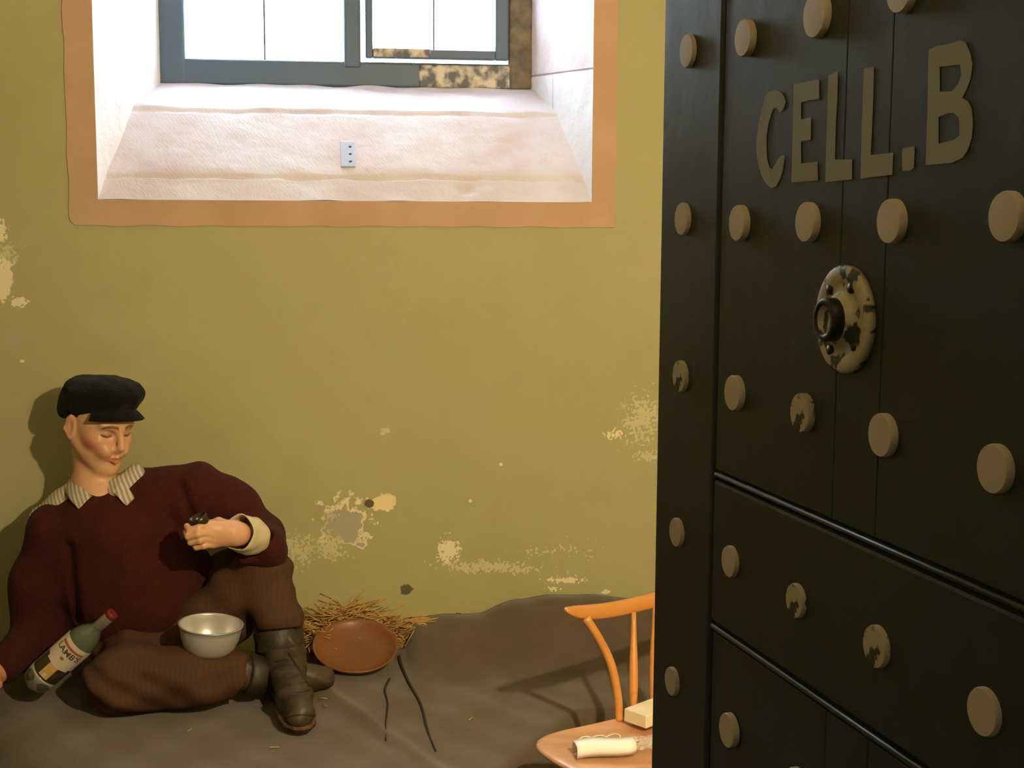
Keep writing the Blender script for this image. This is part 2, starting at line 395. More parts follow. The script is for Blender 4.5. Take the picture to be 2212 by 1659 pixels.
# masonry behind the sill and around the frame so no light leaks
def xw(px, y=60, Y=YG): return P(px, y, Y).x
def zw(py, x=700, Y=YG): return P(x, py, Y).z
g = join(boxg((ix0-.5, YG+.1, iz0-.6), (ix1+.5, YG+.2, zw(178))), boxg((ix0-.5, YG+.1, iz1), (ix1+.5, YG+.2, ZC+.3)),
         boxg((ix0-.5, YG+.1, iz0-.6), (ix0+.005, YG+.2, ZC+.3)), boxg((ix1-.005, YG+.1, iz0-.6), (ix1+.5, YG+.2, ZC+.3)),
         boxg((ix0-.5, YW+.05, oz0-.3), (ix0-.45, YG+.2, ZC+.3)), boxg((ix1+.45, YW+.05, oz0-.3), (ix1+.5, YG+.2, ZC+.3)),
         boxg((ix0-.5, YW+.05, oz0-.3), (ix1+.5, YG+.2, oz0-.25)), boxg((ix0-.5, YW+.05, ZC+.25), (ix1+.5, YG+.2, ZC+.3)))
mk('outer_stonework', *g, M_rev, win, smooth=False)
# frame: outer dark frame, mullion, bottom rail
zt = iz1
def bar(name, px0, px1, z0, z1, y0, y1, m, par, bw=.006):
    v, f = boxg((xw(px0), y0, z0), (xw(px1), y1, z1)); return bevel(mk(name, v, f, m, par, smooth=False), bw, 3)
zb0, zb1 = zw(172), zw(131)
fr = mk('window_frame', *join(boxg((ix0-.01, YG, zb0-.02), (xw(399), YG+.07, zt)), boxg((xw(399)-.01, YG+.002, zb0-.02), (xw(1100)+.01, YG+.07, zb1)),
        boxg((xw(742), YG-.004, zb1-.02), (xw(779), YG+.07, zt)), boxg((ix0-.01, YG+.003, zt-.05), (ix1+.01, YG+.07, zt+.02))), M_frame, win, smooth=False)
bevel(fr, .008, 3)
bar('flaked_rail', 905, 1142, zb0-.018, zw(135), YG-.004, YG+.02, M_flake, fr)
bar('weathered_jamb', 1099, 1150, zb0-.02, zt, YG-.008, YG+.07, M_moss, fr, .01)
bar('glazing_bar', 568.5, 572.5, zb1-.01, zt, YG+.02, YG+.04, M_frame, fr, .001)
for (a, b_) in ((399, 742),):
    zz = zb1-.01
v, f = boxg((xw(395), YG+.028, zb1-.02), (xw(745), YG+.032, zt)); 
M_glass = bpy.data.materials.new('window_glass'); M_glass.use_nodes = True
nt = M_glass.node_tree; nt.nodes.clear(); out = nd(nt, 'ShaderNodeOutputMaterial'); mx = nd(nt, 'ShaderNodeMixShader'); tr = nd(nt, 'ShaderNodeBsdfTransparent'); gl = nd(nt, 'ShaderNodeBsdfGlossy')
gl.inputs['Roughness'].default_value = .03; tr.inputs[0].default_value = (.96, .98, .98, 1); mx.inputs[0].default_value = .06
nt.links.new(tr.outputs[0], mx.inputs[1]); nt.links.new(gl.outputs[0], mx.inputs[2]); nt.links.new(mx.outputs[0], out.inputs[0])
mk('pane', v, f, M_glass, win, smooth=False)
zs0, zs1 = zw(124), zw(103)
sash = mk('sash', *join(boxg((xw(789), YG-.012, zs0), (xw(805), YG+.03, zt-.055)), boxg((xw(1069), YG-.012, zs0), (xw(1097), YG+.03, zt-.055)),
          boxg((xw(804), YG-.0115, zs0), (xw(1070), YG+.0295, zs1)), boxg((xw(804), YG-.0115, zt-.1), (xw(1070), YG+.0295, zt-.055))), M_frame, win, smooth=False)
bevel(sash, .005, 3)
bar('flaked_rail', 806, 930, zs0+.004, zs1+.001, YG-.014, YG, M_flake, sash, .002)
bar('glazing_bar', 935.5, 939, zs1-.01, zt-.06, YG+.0, YG+.02, M_frame, sash, .001)
v, f = boxg((xw(800), YG+.008, zs1-.01), (xw(1074), YG+.012, zt-.06)); mk('pane', v, f, M_glass, sash, smooth=False)
# metal plate let into the sill
c0 = P(752, 335, YW+.115)
sl = Vector((0, P(745, 290, YW+.175).y-P(745, 376, YW+.06).y, P(745, 290, YW+.175).z-P(745, 376, YW+.06).z)).normalized(); sn = Vector((0, -sl.z, sl.y))
v, f = obox(c0+sn*.001, ax, sl, sn, (-.021, -.052, -.002), (.019, .052, .004))
pt_ = bevel(mk('metal_plate', v, f, M_plate, win, smooth=False), .002)
for k in (-.03, 0, .03):
    mk('screw_hole', *lathe([(.0045, 0), (.0045, .0006)], c0+sn*.0049+sl*k+ax*.006, sn, 14), M_iron, pt_)
# painted band round the opening
def band_outer(t):
    return 0.0014*math.sin(t*7)+.0009*math.sin(t*27+1)+.0006*math.sin(t*61)
bx0 = P(151, 480, YW).x; bx1 = P(1328, 480, YW).x; bz0 = P(745, 489, YW).z; rc = .022
path = []
for k in range(60): z = oz1+.06-(oz1+.06-bz0-rc)*k/59; path.append((bx0+band_outer(z*5), z))
for k in range(1, 6): a = R(180+15*k); path.append((bx0+rc+rc*math.cos(a), bz0+rc+rc*math.sin(a)))
for k in range(80): x = bx0+rc+(bx1-bx0-rc)*k/79; path.append((x, bz0+band_outer(x*6+2)*(k < 74)))
for k in range(60): z = bz0+.004+(oz1+.06-bz0-.004)*k/59; path.append((bx1+band_outer(z*5+3)*(k > 3), z))
inner = []
for (x, z) in path: inner.append((min(max(x, ox0), ox1), max(z, oz0)))
v = [(x, YW-.002, z) for x, z in path]+[(x, YW-.002, z) for x, z in inner]; n = len(path)
f = [(i, i+1, n+i+1, n+i) for i in range(n-1)]
tb = mk('trim_1', v, f, M_band, smooth=False); tag(tb, kind='structure'); solid(tb, .002, 1)

# ------------------------------------------------------------------ door
door = empty('door_1', DE); tag(door, kind='structure')
UZ = Vector((0, 0, 1)); DH = 2.04
def dbox(name, u0, u1, z0, z1, n0, n1, m, par=door, bw=.004):
    v, f = obox(DE, DU, DN, UZ, (u0, n0, z0), (u1, n1, z1)); return bevel(mk(name, v, f, m, par, smooth=False), bw, 2)
def du(px, py): return (D(px, py)-DE).dot(DU)
TH = .045
dbox('door_slab', .004, DW, .01, DH, -TH, -.007, M_door)
ug = du(1553, 454)                       # stile groove
dbox('stile', 0, ug-.0022, .01, DH, -.02, 0, M_door)
zr1 = D(1533, 1022).z; zr2 = D(1522, 1330).z
def dz(px, py): return D(px, py).z
um = [ug+.0022, du(1815, 454), du(1915, 454)+.04, DW]
k0 = um[0]
ends = [k0, du(1815, 454), du(1912, 454), DW-.1, DW]
for i in range(len(ends)-1):
    dbox('board', ends[i]+(.0003 if i else 0), ends[i+1]-.0003, zr1+.006, DH, -.02, -.0018, M_door, bw=.0012)
dbox('rail', ug+.0022, DW, zr2, zr1-.004, -.02, 0, M_door)
for i in range(len(ends)-1):
    dbox('board', ends[i]+(.0003 if i else 0), ends[i+1]-.0003, .3, zr2-.012, -.02, -.003, M_door, bw=.0012)
dbox('rail', ug+.0022, DW, .01, .29, -.02, 0, M_door)
# moulding beads along the rail edges
for zz, r_ in ((zr1+.001, .0026), (zr2-.006, .003)):
    mk('moulding', *tube([DE+DU*(ug+.004)+DN*-.002+UZ*zz, DE+DU*DW+DN*-.002+UZ*zz], r_, 8), M_door, door)
# studs
stud_rows = [[(1481, 110), (1603, 82), (1757, 32), (1940, -22)],
             [(1470, 473), (1590, 482), (1737, 480), (1918, 478), (2167, 468)],
             [(1465, 813), (1580, 849), (1726, 892), (1899, 940), (2141, 1013)],
             [(1457, 1150), (1572, 1213), (1714, 1298), (1887, 1397), (2119, 1538)],
             [(1447, 1472), (1568, 1578), (1712, 1700), (1885, 1845)]]
worn = {(2, 0), (2, 2), (3, 2), (3, 3)}
def stud_mesh(r, h):
    pr = [(r*1.0, -.002), (r, h*.7), (r*.96, h), (r*.45, h*1.03), (0, h*1.04)]
    return lathe(pr, Vector((0, 0, 0)), DN, 28)
for ri, row in enumerate(stud_rows):
    for ci, (px, py) in enumerate(row):
        p = D(px+1, py, .0045); r = .0175 if ci else .0172
        if (ri, ci) in ((3, 1), (3, 2), (3, 0), (4, 0)): r = .0158
        if (ri, ci) == (0, 2): r = .0195
        v, f = stud_mesh(r, .0048)
        pr = p-DN*.0045
        o = mk('stud', [q+pr for q in v], f, M_studw if (ri, ci) in worn else M_stud, door, loc=pr); es = o.modifiers.new('edges', 'EDGE_SPLIT'); es.split_angle = R(32)
        if (ri, ci) in worn: o['label'] = 'stud with its cream paint flaked off'
# round spy hole
pc = D(1827, 690)
ring = mk('spy_hole_plate', *lathe([(.045, -.002), (.045, .0035), (.042, .0055), (.033, .0055), (.031, .004), (.024, .004), (.022, .007), (.0175, .012), (.0165, .019), (.0125, .020), (.0115, .017)], pc, DN, 48), M_studw, door)
mk('spy_hole_tube', *lathe([(.0185, .003), (.0182, .0195), (.0165, .0215), (.0125, .0215), (.0118, .010), (0, .0095)], pc, DN, 40), M_iron, ring)
for a in (60, 130, 240, 320):
    s = (UZ*math.sin(R(a))+DU*math.cos(R(a)))*.031
    mk('screw', *lathe([(.0045, .003), (.0042, .0065), (0, .007)], pc+s, DN, 14), M_iron, ring)
# painted lettering, traced on the door face
def L(pts): return [D(1580+x/4.096, 60+y/4.096, .0012 if False else 0) for x, y in pts]
glyph = {
 'C': [[(470,660),(455,600),(420,565),(375,550),(320,565),(285,620),(250,740),(225,860),(210,1000),(212,1120),(230,1220),(260,1320),(300,1385),(345,1418),(385,1400),(420,1340),(445,1260),(462,1130),(440,1125),(405,1150),(375,1210),(350,1250),(325,1230),(305,1160),(300,1060),(300,960),(315,860),(335,780),(360,715),(385,705),(400,725),(420,752),(450,720)]],
 'E': [[(540,500),(765,455),(768,630),(690,640),(605,660),(605,810),(695,790),(690,990),(605,1005),(605,1200),(750,1185),(755,1350),(520,1368)]],
 'L': [[(845,420),(932,385),(925,640),(915,800),(905,1165),(1058,1165),(1055,1340),(820,1365),(822,1180),(835,800)]],
 'L2': [[(1160,360),(1250,345),(1240,700),(1232,900),(1220,1125),(1420,1105),(1410,1300),(1130,1335),(1140,900),(1150,600)]],
 'dot': [[(1505,1065),(1600,1045),(1610,1060),(1602,1235),(1570,1265),(1500,1265),(1497,1100)]],
 'B': [[(1735,195),(1800,160),(1900,145),(2010,110),(2060,130),(2100,220),(2120,320),(2105,440),(2070,540),(2030,620),(2080,650),(2115,720),(2125,850),(2115,970),(2080,1080),(2030,1150),(1940,1195),(1705,1215),(1712,1000),(1725,600),(1728,300)],
       [(1830,345),(2010,325),(2020,420),(1990,500),(1940,560),(1830,565)], [(1820,790),(1900,755),(1960,755),(2000,800),(2005,950),(1960,990),(1820,1025)]]}
for nm, loops in glyph.items():
    bm = bmesh.new()
    for lp in loops:
        vs = [bm.verts.new(q-DN*.0012-DE) for q in L(lp)]
        for i in range(len(vs)): bm.edges.new((vs[i], vs[(i+1) % len(vs)]))
    bmesh.ops.triangle_fill(bm, use_beauty=True, use_dissolve=False, edges=bm.edges[:])
    me = bpy.data.meshes.new('painted_letter'); bm.normal_update(); bm.to_mesh(me); bm.free(); me.materials.append(M_letter)
    o = bpy.data.objects.new('painted_letter', me); COL.objects.link(o); o.parent = door
    o['label'] = 'cream painted full stop' if nm == 'dot' else 'cream painted letter '+nm[0]
# hinges on the near edge
for z in (.3, 1.75):
    mk('hinge', *tube([NE+DN*-.02+DU*.01+UZ*(z-.06), NE+DN*-.02+DU*.01+UZ*(z+.06)], .011, 12), M_iron, door)

# ------------------------------------------------------------------ lamp in the cell, high by the doorway
lampo = empty('wall_lamp', (LAMP.x, yf-.02, LAMP.z)); tag(lampo, 'small metal bulkhead lamp high on the wall beside the doorway', 'lamp')
mk('back_plate', *lathe([(.06, 0), (.06, .012), (.05, .02), (.02, .022)], Vector((LAMP.x, yf-.02, LAMP.z+.1)), Vector((0, 1, 0)), 28), M_brass, lampo)
mk('arm', *tube(spline([(LAMP.x, yf-.01, LAMP.z+.1), (LAMP.x, (yf+LAMP.y)/2, LAMP.z+.16), (LAMP.x, LAMP.y, LAMP.z+.12)]), .01, 12), M_brass, lampo)
mk('lamp_shade', *lathe([(.02, .125), (.03, .12), (.11, .065), (.112, .065), (.032, .126), (.02, .13)], Vector(LAMP), Vector((0, 0, 1)), 36), M_brass, lampo)

# ------------------------------------------------------------------ blanket
wallx = [P(px, py, YW-.03) for px, py in ((0, 1415), (600, 1412), (872, 1405), (893, 1338), (960, 1328), (1045, 1328), (1110, 1297), (1180, 1287), (1260, 1288), (1410, 1294), (1600, 1300))]
wxs = [-3]+[p.x for p in wallx]+[3]; wzs = [.352]+[max(p.z, .352) for p in wallx]+[.5]
def sm(t): t = np.clip(t, 0, 1); return t*t*(3-2*t)
def bz(X, Y):
    X = np.asarray(X, float); Y = np.asarray(Y, float)
    e = np.interp(X, wxs, wzs)
    z = .350+(e-.350)*sm((Y-3.52)/.34)**1.3
    z = z+(.004*np.sin(X*9+Y*4)*np.sin(Y*7+1)+.0025*np.sin(X*23-Y*17)+.0015*np.sin(X*41+Y*29)) - .002
    z = z+.010*np.exp(-((X-.12-(Y-3.3)*-.45)/.02)**2)*sm((3.75-Y)/.3)
    d = foot(X, Y)
    z = z*(1-sm((d+.01)/.085))+(.012)*sm((d+.01)/.085)
    return np.maximum(z, .006)
gx = np.arange(-1.62, 1.9, .011); gy_ = np.arange(2.44, YW-.004, .011)
GX, GY = np.meshgrid(gx, gy_); GZ = bz(GX, GY)
V = np.stack([GX.ravel(), GY.ravel(), GZ.ravel()], 1); nx, ny = len(gx), len(gy_)
ii, jj = np.meshgrid(np.arange(nx-1), np.arange(ny-1)); a = (jj*nx+ii).ravel()
Fb = np.stack([a, a+1, a+nx+1, a+nx], 1)
keep = foot(GX, GY).ravel() < .16
Fb = Fb[keep[Fb].all(1)]
bl = mk('blanket', V, Fb, M_blanket); tag(bl, 'coarse grey-brown wool blanket spread over the sleeping ledge and up against the wall', 'blanket')
solid(bl, .006, -1)

# ------------------------------------------------------------------ implicit surfaces
class Field:
    def __init__(s, xs, ys, zs): s.x, s.y, s.z = [np.asarray(a, np.float32) for a in (xs, ys, zs)]; s.f = np.full((len(xs), len(ys), len(zs)), 1.0, np.float32)
    def win(s, lo, hi):
        sl = []
        for a, l, h in zip((s.x, s.y, s.z), lo, hi): sl.append(slice(int(np.searchsorted(a, l)), int(np.searchsorted(a, h))))
        return tuple(sl)
    def pts(s, sl): return s.x[sl[0]][:, None, None], s.y[sl[1]][None, :, None], s.z[sl[2]][None, None, :]
    def comb(s, sl, d, k, sub):
        f = s.f[sl]
        if sub:
            d = -d; h = np.maximum(k-np.abs(f-d), 0)/k; s.f[sl] = np.maximum(f, d)+h*h*k*.25
        else:
            h = np.maximum(k-np.abs(f-d), 0)/k; s.f[sl] = np.minimum(f, d)-h*h*k*.25
    def cap(s, a, b, ra, rb, k=.02, sub=False, m=.05):
        a, b = np.array(a, float), np.array(b, float); r = max(ra, rb)+m+k
        sl = s.win(np.minimum(a, b)-r, np.maximum(a, b)+r); X, Y, Z = s.pts(sl); ba = b-a; L2 = max(ba.dot(ba), 1e-9)
        h = np.clip(((X-a[0])*ba[0]+(Y-a[1])*ba[1]+(Z-a[2])*ba[2])/L2, 0, 1)
        d = np.sqrt((X-a[0]-h*ba[0])**2+(Y-a[1]-h*ba[1])**2+(Z-a[2]-h*ba[2])**2)-(ra+(rb-ra)*h)
        s.comb(sl, d, k, sub)
    def chain(s, pts, rad, k=.01, **kw):
        for i in range(len(pts)-1): s.cap(pts[i], pts[i+1], rad[i], rad[i+1], k, **kw)
    def ell(s, c, r, k=.02, M=None, sub=False, m=.05):
        c = np.array(c, float); r = np.array(r, float); q = max(r)+m+k
        sl = s.win(c-q, c+q); X, Y, Z = s.pts(sl); X = X-c[0]; Y = Y-c[1]; Z = Z-c[2]
        if M is not None: X, Y, Z = [X*M[i][0]+Y*M[i][1]+Z*M[i][2] for i in range(3)]
        k0 = np.sqrt((X/r[0])**2+(Y/r[1])**2+(Z/r[2])**2); k1 = np.sqrt((X/r[0]**2)**2+(Y/r[1]**2)**2+(Z/r[2]**2)**2)
        d = k0*(k0-1)/np.maximum(k1, 1e-6); s.comb(sl, d, k, sub)
    def half(s, p, n, k=.01):     # remove the side the normal points to
        X, Y, Z = s.pts((slice(None),)*3); n = np.array(n, float); n /= np.linalg.norm(n)
        d = -((X-p[0])*n[0]+(Y-p[1])*n[1]+(Z-p[2])*n[2]); s.comb((slice(None),)*3, d, k, True)
    def add(s, fn): X, Y, Z = s.pts((slice(None),)*3); s.f += fn(X, Y, Z).astype(np.float32)
    def mesh(s):
        f = s.f; ins = f < 0; nx, ny, nz = f.shape
        c = [ins[i:nx-1+i, j:ny-1+j, k:nz-1+k] for i in (0, 1) for j in (0, 1) for k in (0, 1)]
        sm_ = np.zeros(c[0].shape, np.int8)
        for q in c: sm_ += q
        act = (sm_ > 0) & (sm_ < 8); I, J, K = np.nonzero(act); n = len(I)
        acc = np.zeros((n, 3)); cnt = np.zeros(n)
        cr = [(i, j, k) for i in (0, 1) for j in (0, 1) for k in (0, 1)]
        G = [s.x.astype(float), s.y.astype(float), s.z.astype(float)]
        for a in range(8):
            for b in range(a+1, 8):
                if sum(x != y for x, y in zip(cr[a], cr[b])) != 1: continue
                fa = f[I+cr[a][0], J+cr[a][1], K+cr[a][2]]; fb = f[I+cr[b][0], J+cr[b][1], K+cr[b][2]]
                m_ = (fa < 0) != (fb < 0); t = np.where(m_, fa/np.where(m_, fa-fb, 1), 0)
                pa = np.stack([G[0][I+cr[a][0]], G[1][J+cr[a][1]], G[2][K+cr[a][2]]], 1); pb = np.stack([G[0][I+cr[b][0]], G[1][J+cr[b][1]], G[2][K+cr[b][2]]], 1)
                acc += (pa+(pb-pa)*t[:, None])*m_[:, None]; cnt += m_
        V = acc/cnt[:, None]; idx = np.full(act.shape, -1, np.int64); idx[I, J, K] = np.arange(n)
        Fs = []
        for axn in range(3):
            sl0 = [slice(None)]*3; sl1 = [slice(None)]*3; sl0[axn] = slice(0, -1); sl1[axn] = slice(1, None)
            A_, B_ = ins[tuple(sl0)], ins[tuple(sl1)]; e = A_ != B_; o1, o2 = [q for q in range(3) if q != axn]
            E = np.array(np.nonzero(e)); ok = (E[o1] > 0) & (E[o2] > 0) & (E[o1] < f.shape[o1]-1) & (E[o2] < f.shape[o2]-1); E = E[:, ok]
            def g(d1, d2): q = E.copy(); q[o1] -= d1; q[o2] -= d2; return idx[tuple(q)]
            Q = np.stack([g(1, 1), g(0, 1), g(0, 0), g(1, 0)], 1)
            flip = A_[tuple(E)] if axn != 1 else ~A_[tuple(E)]
            Q[~flip] = Q[~flip][:, ::-1]; Fs.append(Q)
        Fs = np.concatenate(Fs); return V, Fs[(Fs >= 0).all(1)]
def rng(lo, hi, st): return np.arange(lo, hi+st, st)
def multi(segs):
    out = [segs[0][0]]
    for lo, hi, st in segs:
        x = out[-1]
        while x < hi-1e-9: x += st; out.append(x)
    return out

# ------------------------------------------------------------------ person
def N(p): return np.array(P(*p))
neck0 = N((214, 1062, 3.66)); pelv = N((330, 1400, 3.66))
shR, elR, wrR = N((118, 1152, 3.66)), N((88, 1362, 3.70)), N((-10, 1456, 3.50))
shL, elL, wrL = N((412, 1064, 3.68)), N((560, 1158, 3.68)), N((516, 1153, 3.43))
hpL, knL, anL = N((385, 1395, 3.64)), N((566, 1240, 3.58)), N((612, 1420, 3.52))
hpR, knR, anR = N((300, 1415, 3.64)), N((258, 1455, 3.44)), N((545, 1462, 3.47))
knR[2] = .435; anR[2] = max(anR[2], .41)
person = empty('person', (pelv[0], pelv[1], .352))
tag(person, 'person in black cap and maroon jumper sitting cross-legged against the wall, looking down', 'person')
# head frame
HC = N((214, 914, 3.68)); hs = .96
ya = R(8.7+35); pit = R(12)
fh = np.array([math.sin(ya), -math.cos(ya), 0.0]); lh = np.array([math.cos(ya), math.sin(ya), 0.0])   # lh: the person's left
hf = fh*math.cos(pit)+np.array([0, 0, -math.sin(pit)]); hu = np.cross(hf, lh)*1.0
if hu[2] < 0: hu = -hu
rl = R(-4); lh2 = lh*math.cos(rl)+hu*math.sin(rl); hu2 = hu*math.cos(rl)-lh*math.sin(rl); lh, hu = lh2, hu2
HM = np.array([hf, lh, hu])
def H(x, y, z): return HC+hs*(hf*x+lh*y+hu*z)
def build_body():
    xs = multi([(P(-60, 1400, 3.6).x, HC[0]-.14, .008), (0, HC[0]+.145, .0022), (0, N((392, 1150, 3.43))[0], .006), (0, N((530, 1150, 3.43))[0], .0022), (0, .1, .008)])
    ys = multi([(3.2, 3.355, .008), (0, 3.50, .0022), (0, 3.74, .0024), (0, 3.85, .008)])
    zlo = N((450, 1195, 3.42))[2]; zhi = N((450, 1105, 3.42))[2]
    zs = multi([(.35, zlo, .008), (0, zhi, .0022), (0, neck0[2]-.03, .006), (0, HC[2]+.14, .0022)])
    B_ = Field(xs, ys, zs)
    e = lambda c, r, k=.02, sub=False: B_.ell(H(*c), np.array(r)*hs, k, HM, sub)
    c = lambda a, b, ra, rb, k=.01, sub=False: B_.cap(H(*a), H(*b), ra*hs, rb*hs, k, sub)
    e((-.012, 0, .035), (.098, .078, .088)); e((.022, 0, -.012), (.070, .066, .085), .03)
    e((.030, 0, -.072), (.052, .048, .042), .03); e((.070, 0, -.108), (.020, .021, .017), .018)
    c((-.005, .058, -.05), (.058, .026, -.103), .014, .012, .03); c((-.005, -.058, -.05), (.058, -.026, -.103), .014, .012, .03)
    for s in (1, -1):
        e((.054, s*.044, -.030), (.026, .020, .018), .022)          # cheekbone
        e((.092, s*.032, -.003), (.016, .018, .011), .012, True)    # socket
        c((.088, s*.012, .017), (.076, s*.047, .020), .008, .006, .014)  # brow ridge
        e((.072, s*.031, -.004), (.0135, .015, .0125), .004)        # closed lid over the eye
        e((.080, s*.028, -.052), (.018, .014, .016), .02)
        # ear
        Mx = HM
        e((-.014, s*.078, -.010), (.018, .008, .031), .010); e((-.006, s*.087, -.008), (.008, .006, .017), .005, True)
        c((-.024, s*.080, .008), (-.028, s*.084, -.018), .005, .005, .006); c((-.014, s*.083, .019), (-.024, s*.082, .008), .004, .005, .006)
        c((-.028, s*.084, -.018), (-.012, s*.078, -.038), .005, .006, .006)
        c((.096, s*.006, -.042), (.094, s*.012, -.044), .007, .006, .006)  # nostril wing
    c((.088, 0, .015), (.106, 0, -.022), .0075, .008, .012); c((.106, 0, -.022), (.109, 0, -.036), .008, .0105, .008)
    c((.100, 0, -.046), (.094, 0, -.062), .004, .005, .012)
    # mouth
    for s in (1, -1):
        c((.0985, 0, -.0665), (.084, s*.021, -.071), .0052, .003, .005); c((.0975, 0, -.0775), (.083, s*.019, -.074), .0058, .003, .005)
        c((.103, 0, -.0718), (.088, s*.022, -.0725), .0013, .0012, .002, True)
    # neck and torso
    B_.cap(H(-.034, 0, -.045), neck0+np.array([-.012, .015, 0]), .046, .050, .018)
    B_.cap(neck0+np.array([-.012, .015, 0]), neck0+np.array([0, .03, -.12]), .052, .066, .04)
    B_.ell(N((262, 1210, 3.70)), (.13, .065, .16), .03); B_.ell(pelv, (.13, .09, .08), .05)
    B_.cap(shR, neck0-np.array([0, 0, .04]), .04, .05, .04); B_.cap(shL, neck0-np.array([0, 0, .04]), .04, .05, .04)
    B_.chain([shR, elR, wrR], [.044, .036, .026], .02); B_.chain([shL, elL, wrL], [.044, .036, .027], .02)
    for a in ((hpL, knL, anL), (hpR, knR, anR)): B_.chain(a, [.07, .045, .024], .03)
    # left hand, fingers curled round the cup
    W_ = wrL; B_.cap(W_, N((500, 1152, 3.425)), .0265, .026, .012)
    fing = [[(456,1136,3.408),(429,1141,3.382),(410,1146,3.385),(404,1137,3.402)], [(452,1149,3.402),(427,1154,3.372),(407,1159,3.378),(402,1150,3.402)],
            [(454,1162,3.405),(431,1167,3.376),(412,1171,3.383),(408,1162,3.405)], [(460,1173,3.412),(440,1179,3.386),(424,1182,3.390),(419,1175,3.408)]]
    rr = [.0105, .0105, .010, .009]
    for f_, r_ in zip(fing, rr):
        pts = [N(q) for q in f_]; B_.chain(pts, [r_*1.05, r_*.95, r_*.88, r_*.78], .003)
        B_.cap(N((500, 1150+(f_[0][1]-1155)*.5, 3.42)), pts[0], .019, r_*1.08, .016)
    B_.ell(N((478, 1154, 3.418)), (.034, .014, .028), .012)
    B_.chain([N((498, 1138, 3.435)), N((472, 1128, 3.452)), N((452, 1133, 3.452)), N((436, 1141, 3.44))], [.016, .012, .0105, .0085], .006)
    # right hand resting on the blanket, past the picture's edge
    h0 = wrR; hd = N((-60, 1490, 3.42))-h0; hd /= np.linalg.norm(hd); sd = np.cross(hd, [0, 0, 1]); sd /= np.linalg.norm(sd)
    B_.cap(h0, h0+hd*.07, .025, .028, .015)
    for q, (o_, ln2) in enumerate(((-.03, .06), (-.01, .075), (.01, .07), (.03, .055))):
        a0 = h0+hd*.085+sd*o_; B_.chain([h0+hd*.03+sd*o_*.5, a0, a0+hd*ln2*.6+np.array([0, 0, -.008]), a0+hd*ln2+np.array([0, 0, -.022])], [.014, .010, .009, .0075], .006)
    B_.chain([h0+hd*.02-sd*.02, h0+hd*.05-sd*.045, h0+hd*.085-sd*.055], [.014, .011, .009], .006)
    return B_.mesh()
V, Fc = build_body()
body = mk('body', V, Fc, M_skin, person)
# skin tint: painted lips, blush and stubble of the figure
Lc = ((V-HC)@HM.T)/hs
col = np.tile(np.array([.68, .37, .21]), (len(V), 1))
def blend(mask, c):
    global col
    m_ = np.clip(mask, 0, 1)[:, None]; col = col*(1-m_)+np.array(c)*m_
g_ = lambda c, r: np.exp(-(((Lc-np.array(c))/np.array(r))**2).sum(1)*1.0)
blend(.9*g_((.055, -.05, -.035), (.03, .03, .016)), (.62, .16, .12)); blend(.6*g_((.055, .05, -.035), (.03, .03, .016)), (.62, .16, .12))
blend(.30*g_((.05, -.045, -.085), (.06, .05, .025)), (.34, .19, .10))
for s in (1, -1):
    lipm = 1/(1+np.exp((np.abs(Lc[:, 2]+.072)-(.0072-np.abs(Lc[:, 1])*.22))*2200)); lipm *= (Lc[:, 0] > .078)*(np.abs(Lc[:, 1]) < .024)
blend(.75*lipm, (.50, .12, .075))
for s in (1, -1):
    bl_ = np.clip((.0056-np.abs(Lc[:, 2]-(.019-.010*((Lc[:, 1]*s-.027)/.02)**2*.5)))/.0025, 0, 1)*(Lc[:, 1]*s > .010)*(Lc[:, 1]*s < .050)*(Lc[:, 0] > .06)
    blend(.88*bl_, (.12, .065, .03))
    ls = np.clip((.0036-np.abs(Lc[:, 2]+.0105-.004*((Lc[:, 1]*s-.031)/.015)**2))/.0014, 0, 1)*(Lc[:, 1]*s > .017)*(Lc[:, 1]*s < .047)*(Lc[:, 0] > .06)
    blend(.9*ls, (.07, .035, .02))
    blend(.6*g_((.085, s*.031, -.001), (.02, .018, .010)), (.33, .17, .09))  # shading of the eye sockets painted into the tint
hd_ = (Lc[:, 2] < -.25); blend(hd_*.75, (.66, .25, .125))
at = body.data.color_attributes.new('tint', 'FLOAT_COLOR', 'POINT')
at.data.foreach_set('color', np.concatenate([col, np.ones((len(V), 1))], 1).astype(np.float32).ravel())
# hair under the cap
hb = Field(rng(HC[0]-.13, HC[0]+.13, .004), rng(HC[1]-.13, HC[1]+.13, .004), rng(HC[2]-.1, HC[2]+.13, .004))
hb.ell(H(-.016, 0, .034), np.array((.099, .0805, .091))*hs, .01, HM); hb.half(H(.035, 0, .03), -np.array(-hf*.9-hu*.55)*1.0, .006)
hb.half(H(-.03, 0, -.015), -hu, .006)
V, Fc = hb.mesh(); mk('hair', V, Fc, M_hair, person)
# cap
def build_cap():
    C_ = Field(rng(HC[0]-.16, HC[0]+.16, .0035), rng(HC[1]-.16, HC[1]+.16, .0035), rng(HC[2]-.1, HC[2]+.18, .0035))
    C_.ell(H(-.008, 0, .050), np.array((.108, .090, .055))*hs, .02, HM)
    C_.ell(H(-.006, .003, .088), np.array((.104, .096, .036))*hs, .03, HM)
    C_.ell(H(.038, .012, .106), np.array((.060, .075, .026))*hs, .03, HM)
    C_.ell(H(-.070, -.01, .025), np.array((.042, .072, .055))*hs, .03, HM)
    C_.half(H(.06, 0, .053), -(hu+hf*-.46), .006)
    C_.ell(H(-.010, 0, .016), np.array((.094, .076, .082))*hs, .004, HM, sub=True)
    C_.add(lambda X, Y, Z: .0016*np.sin(X*75+Y*40)*np.sin(Z*50+Y*60)+.0005*np.sin(X*170-Z*130))
    return C_.mesh()
V, Fc = build_cap(); capo = mk('cap', V, Fc, M_cap, person)
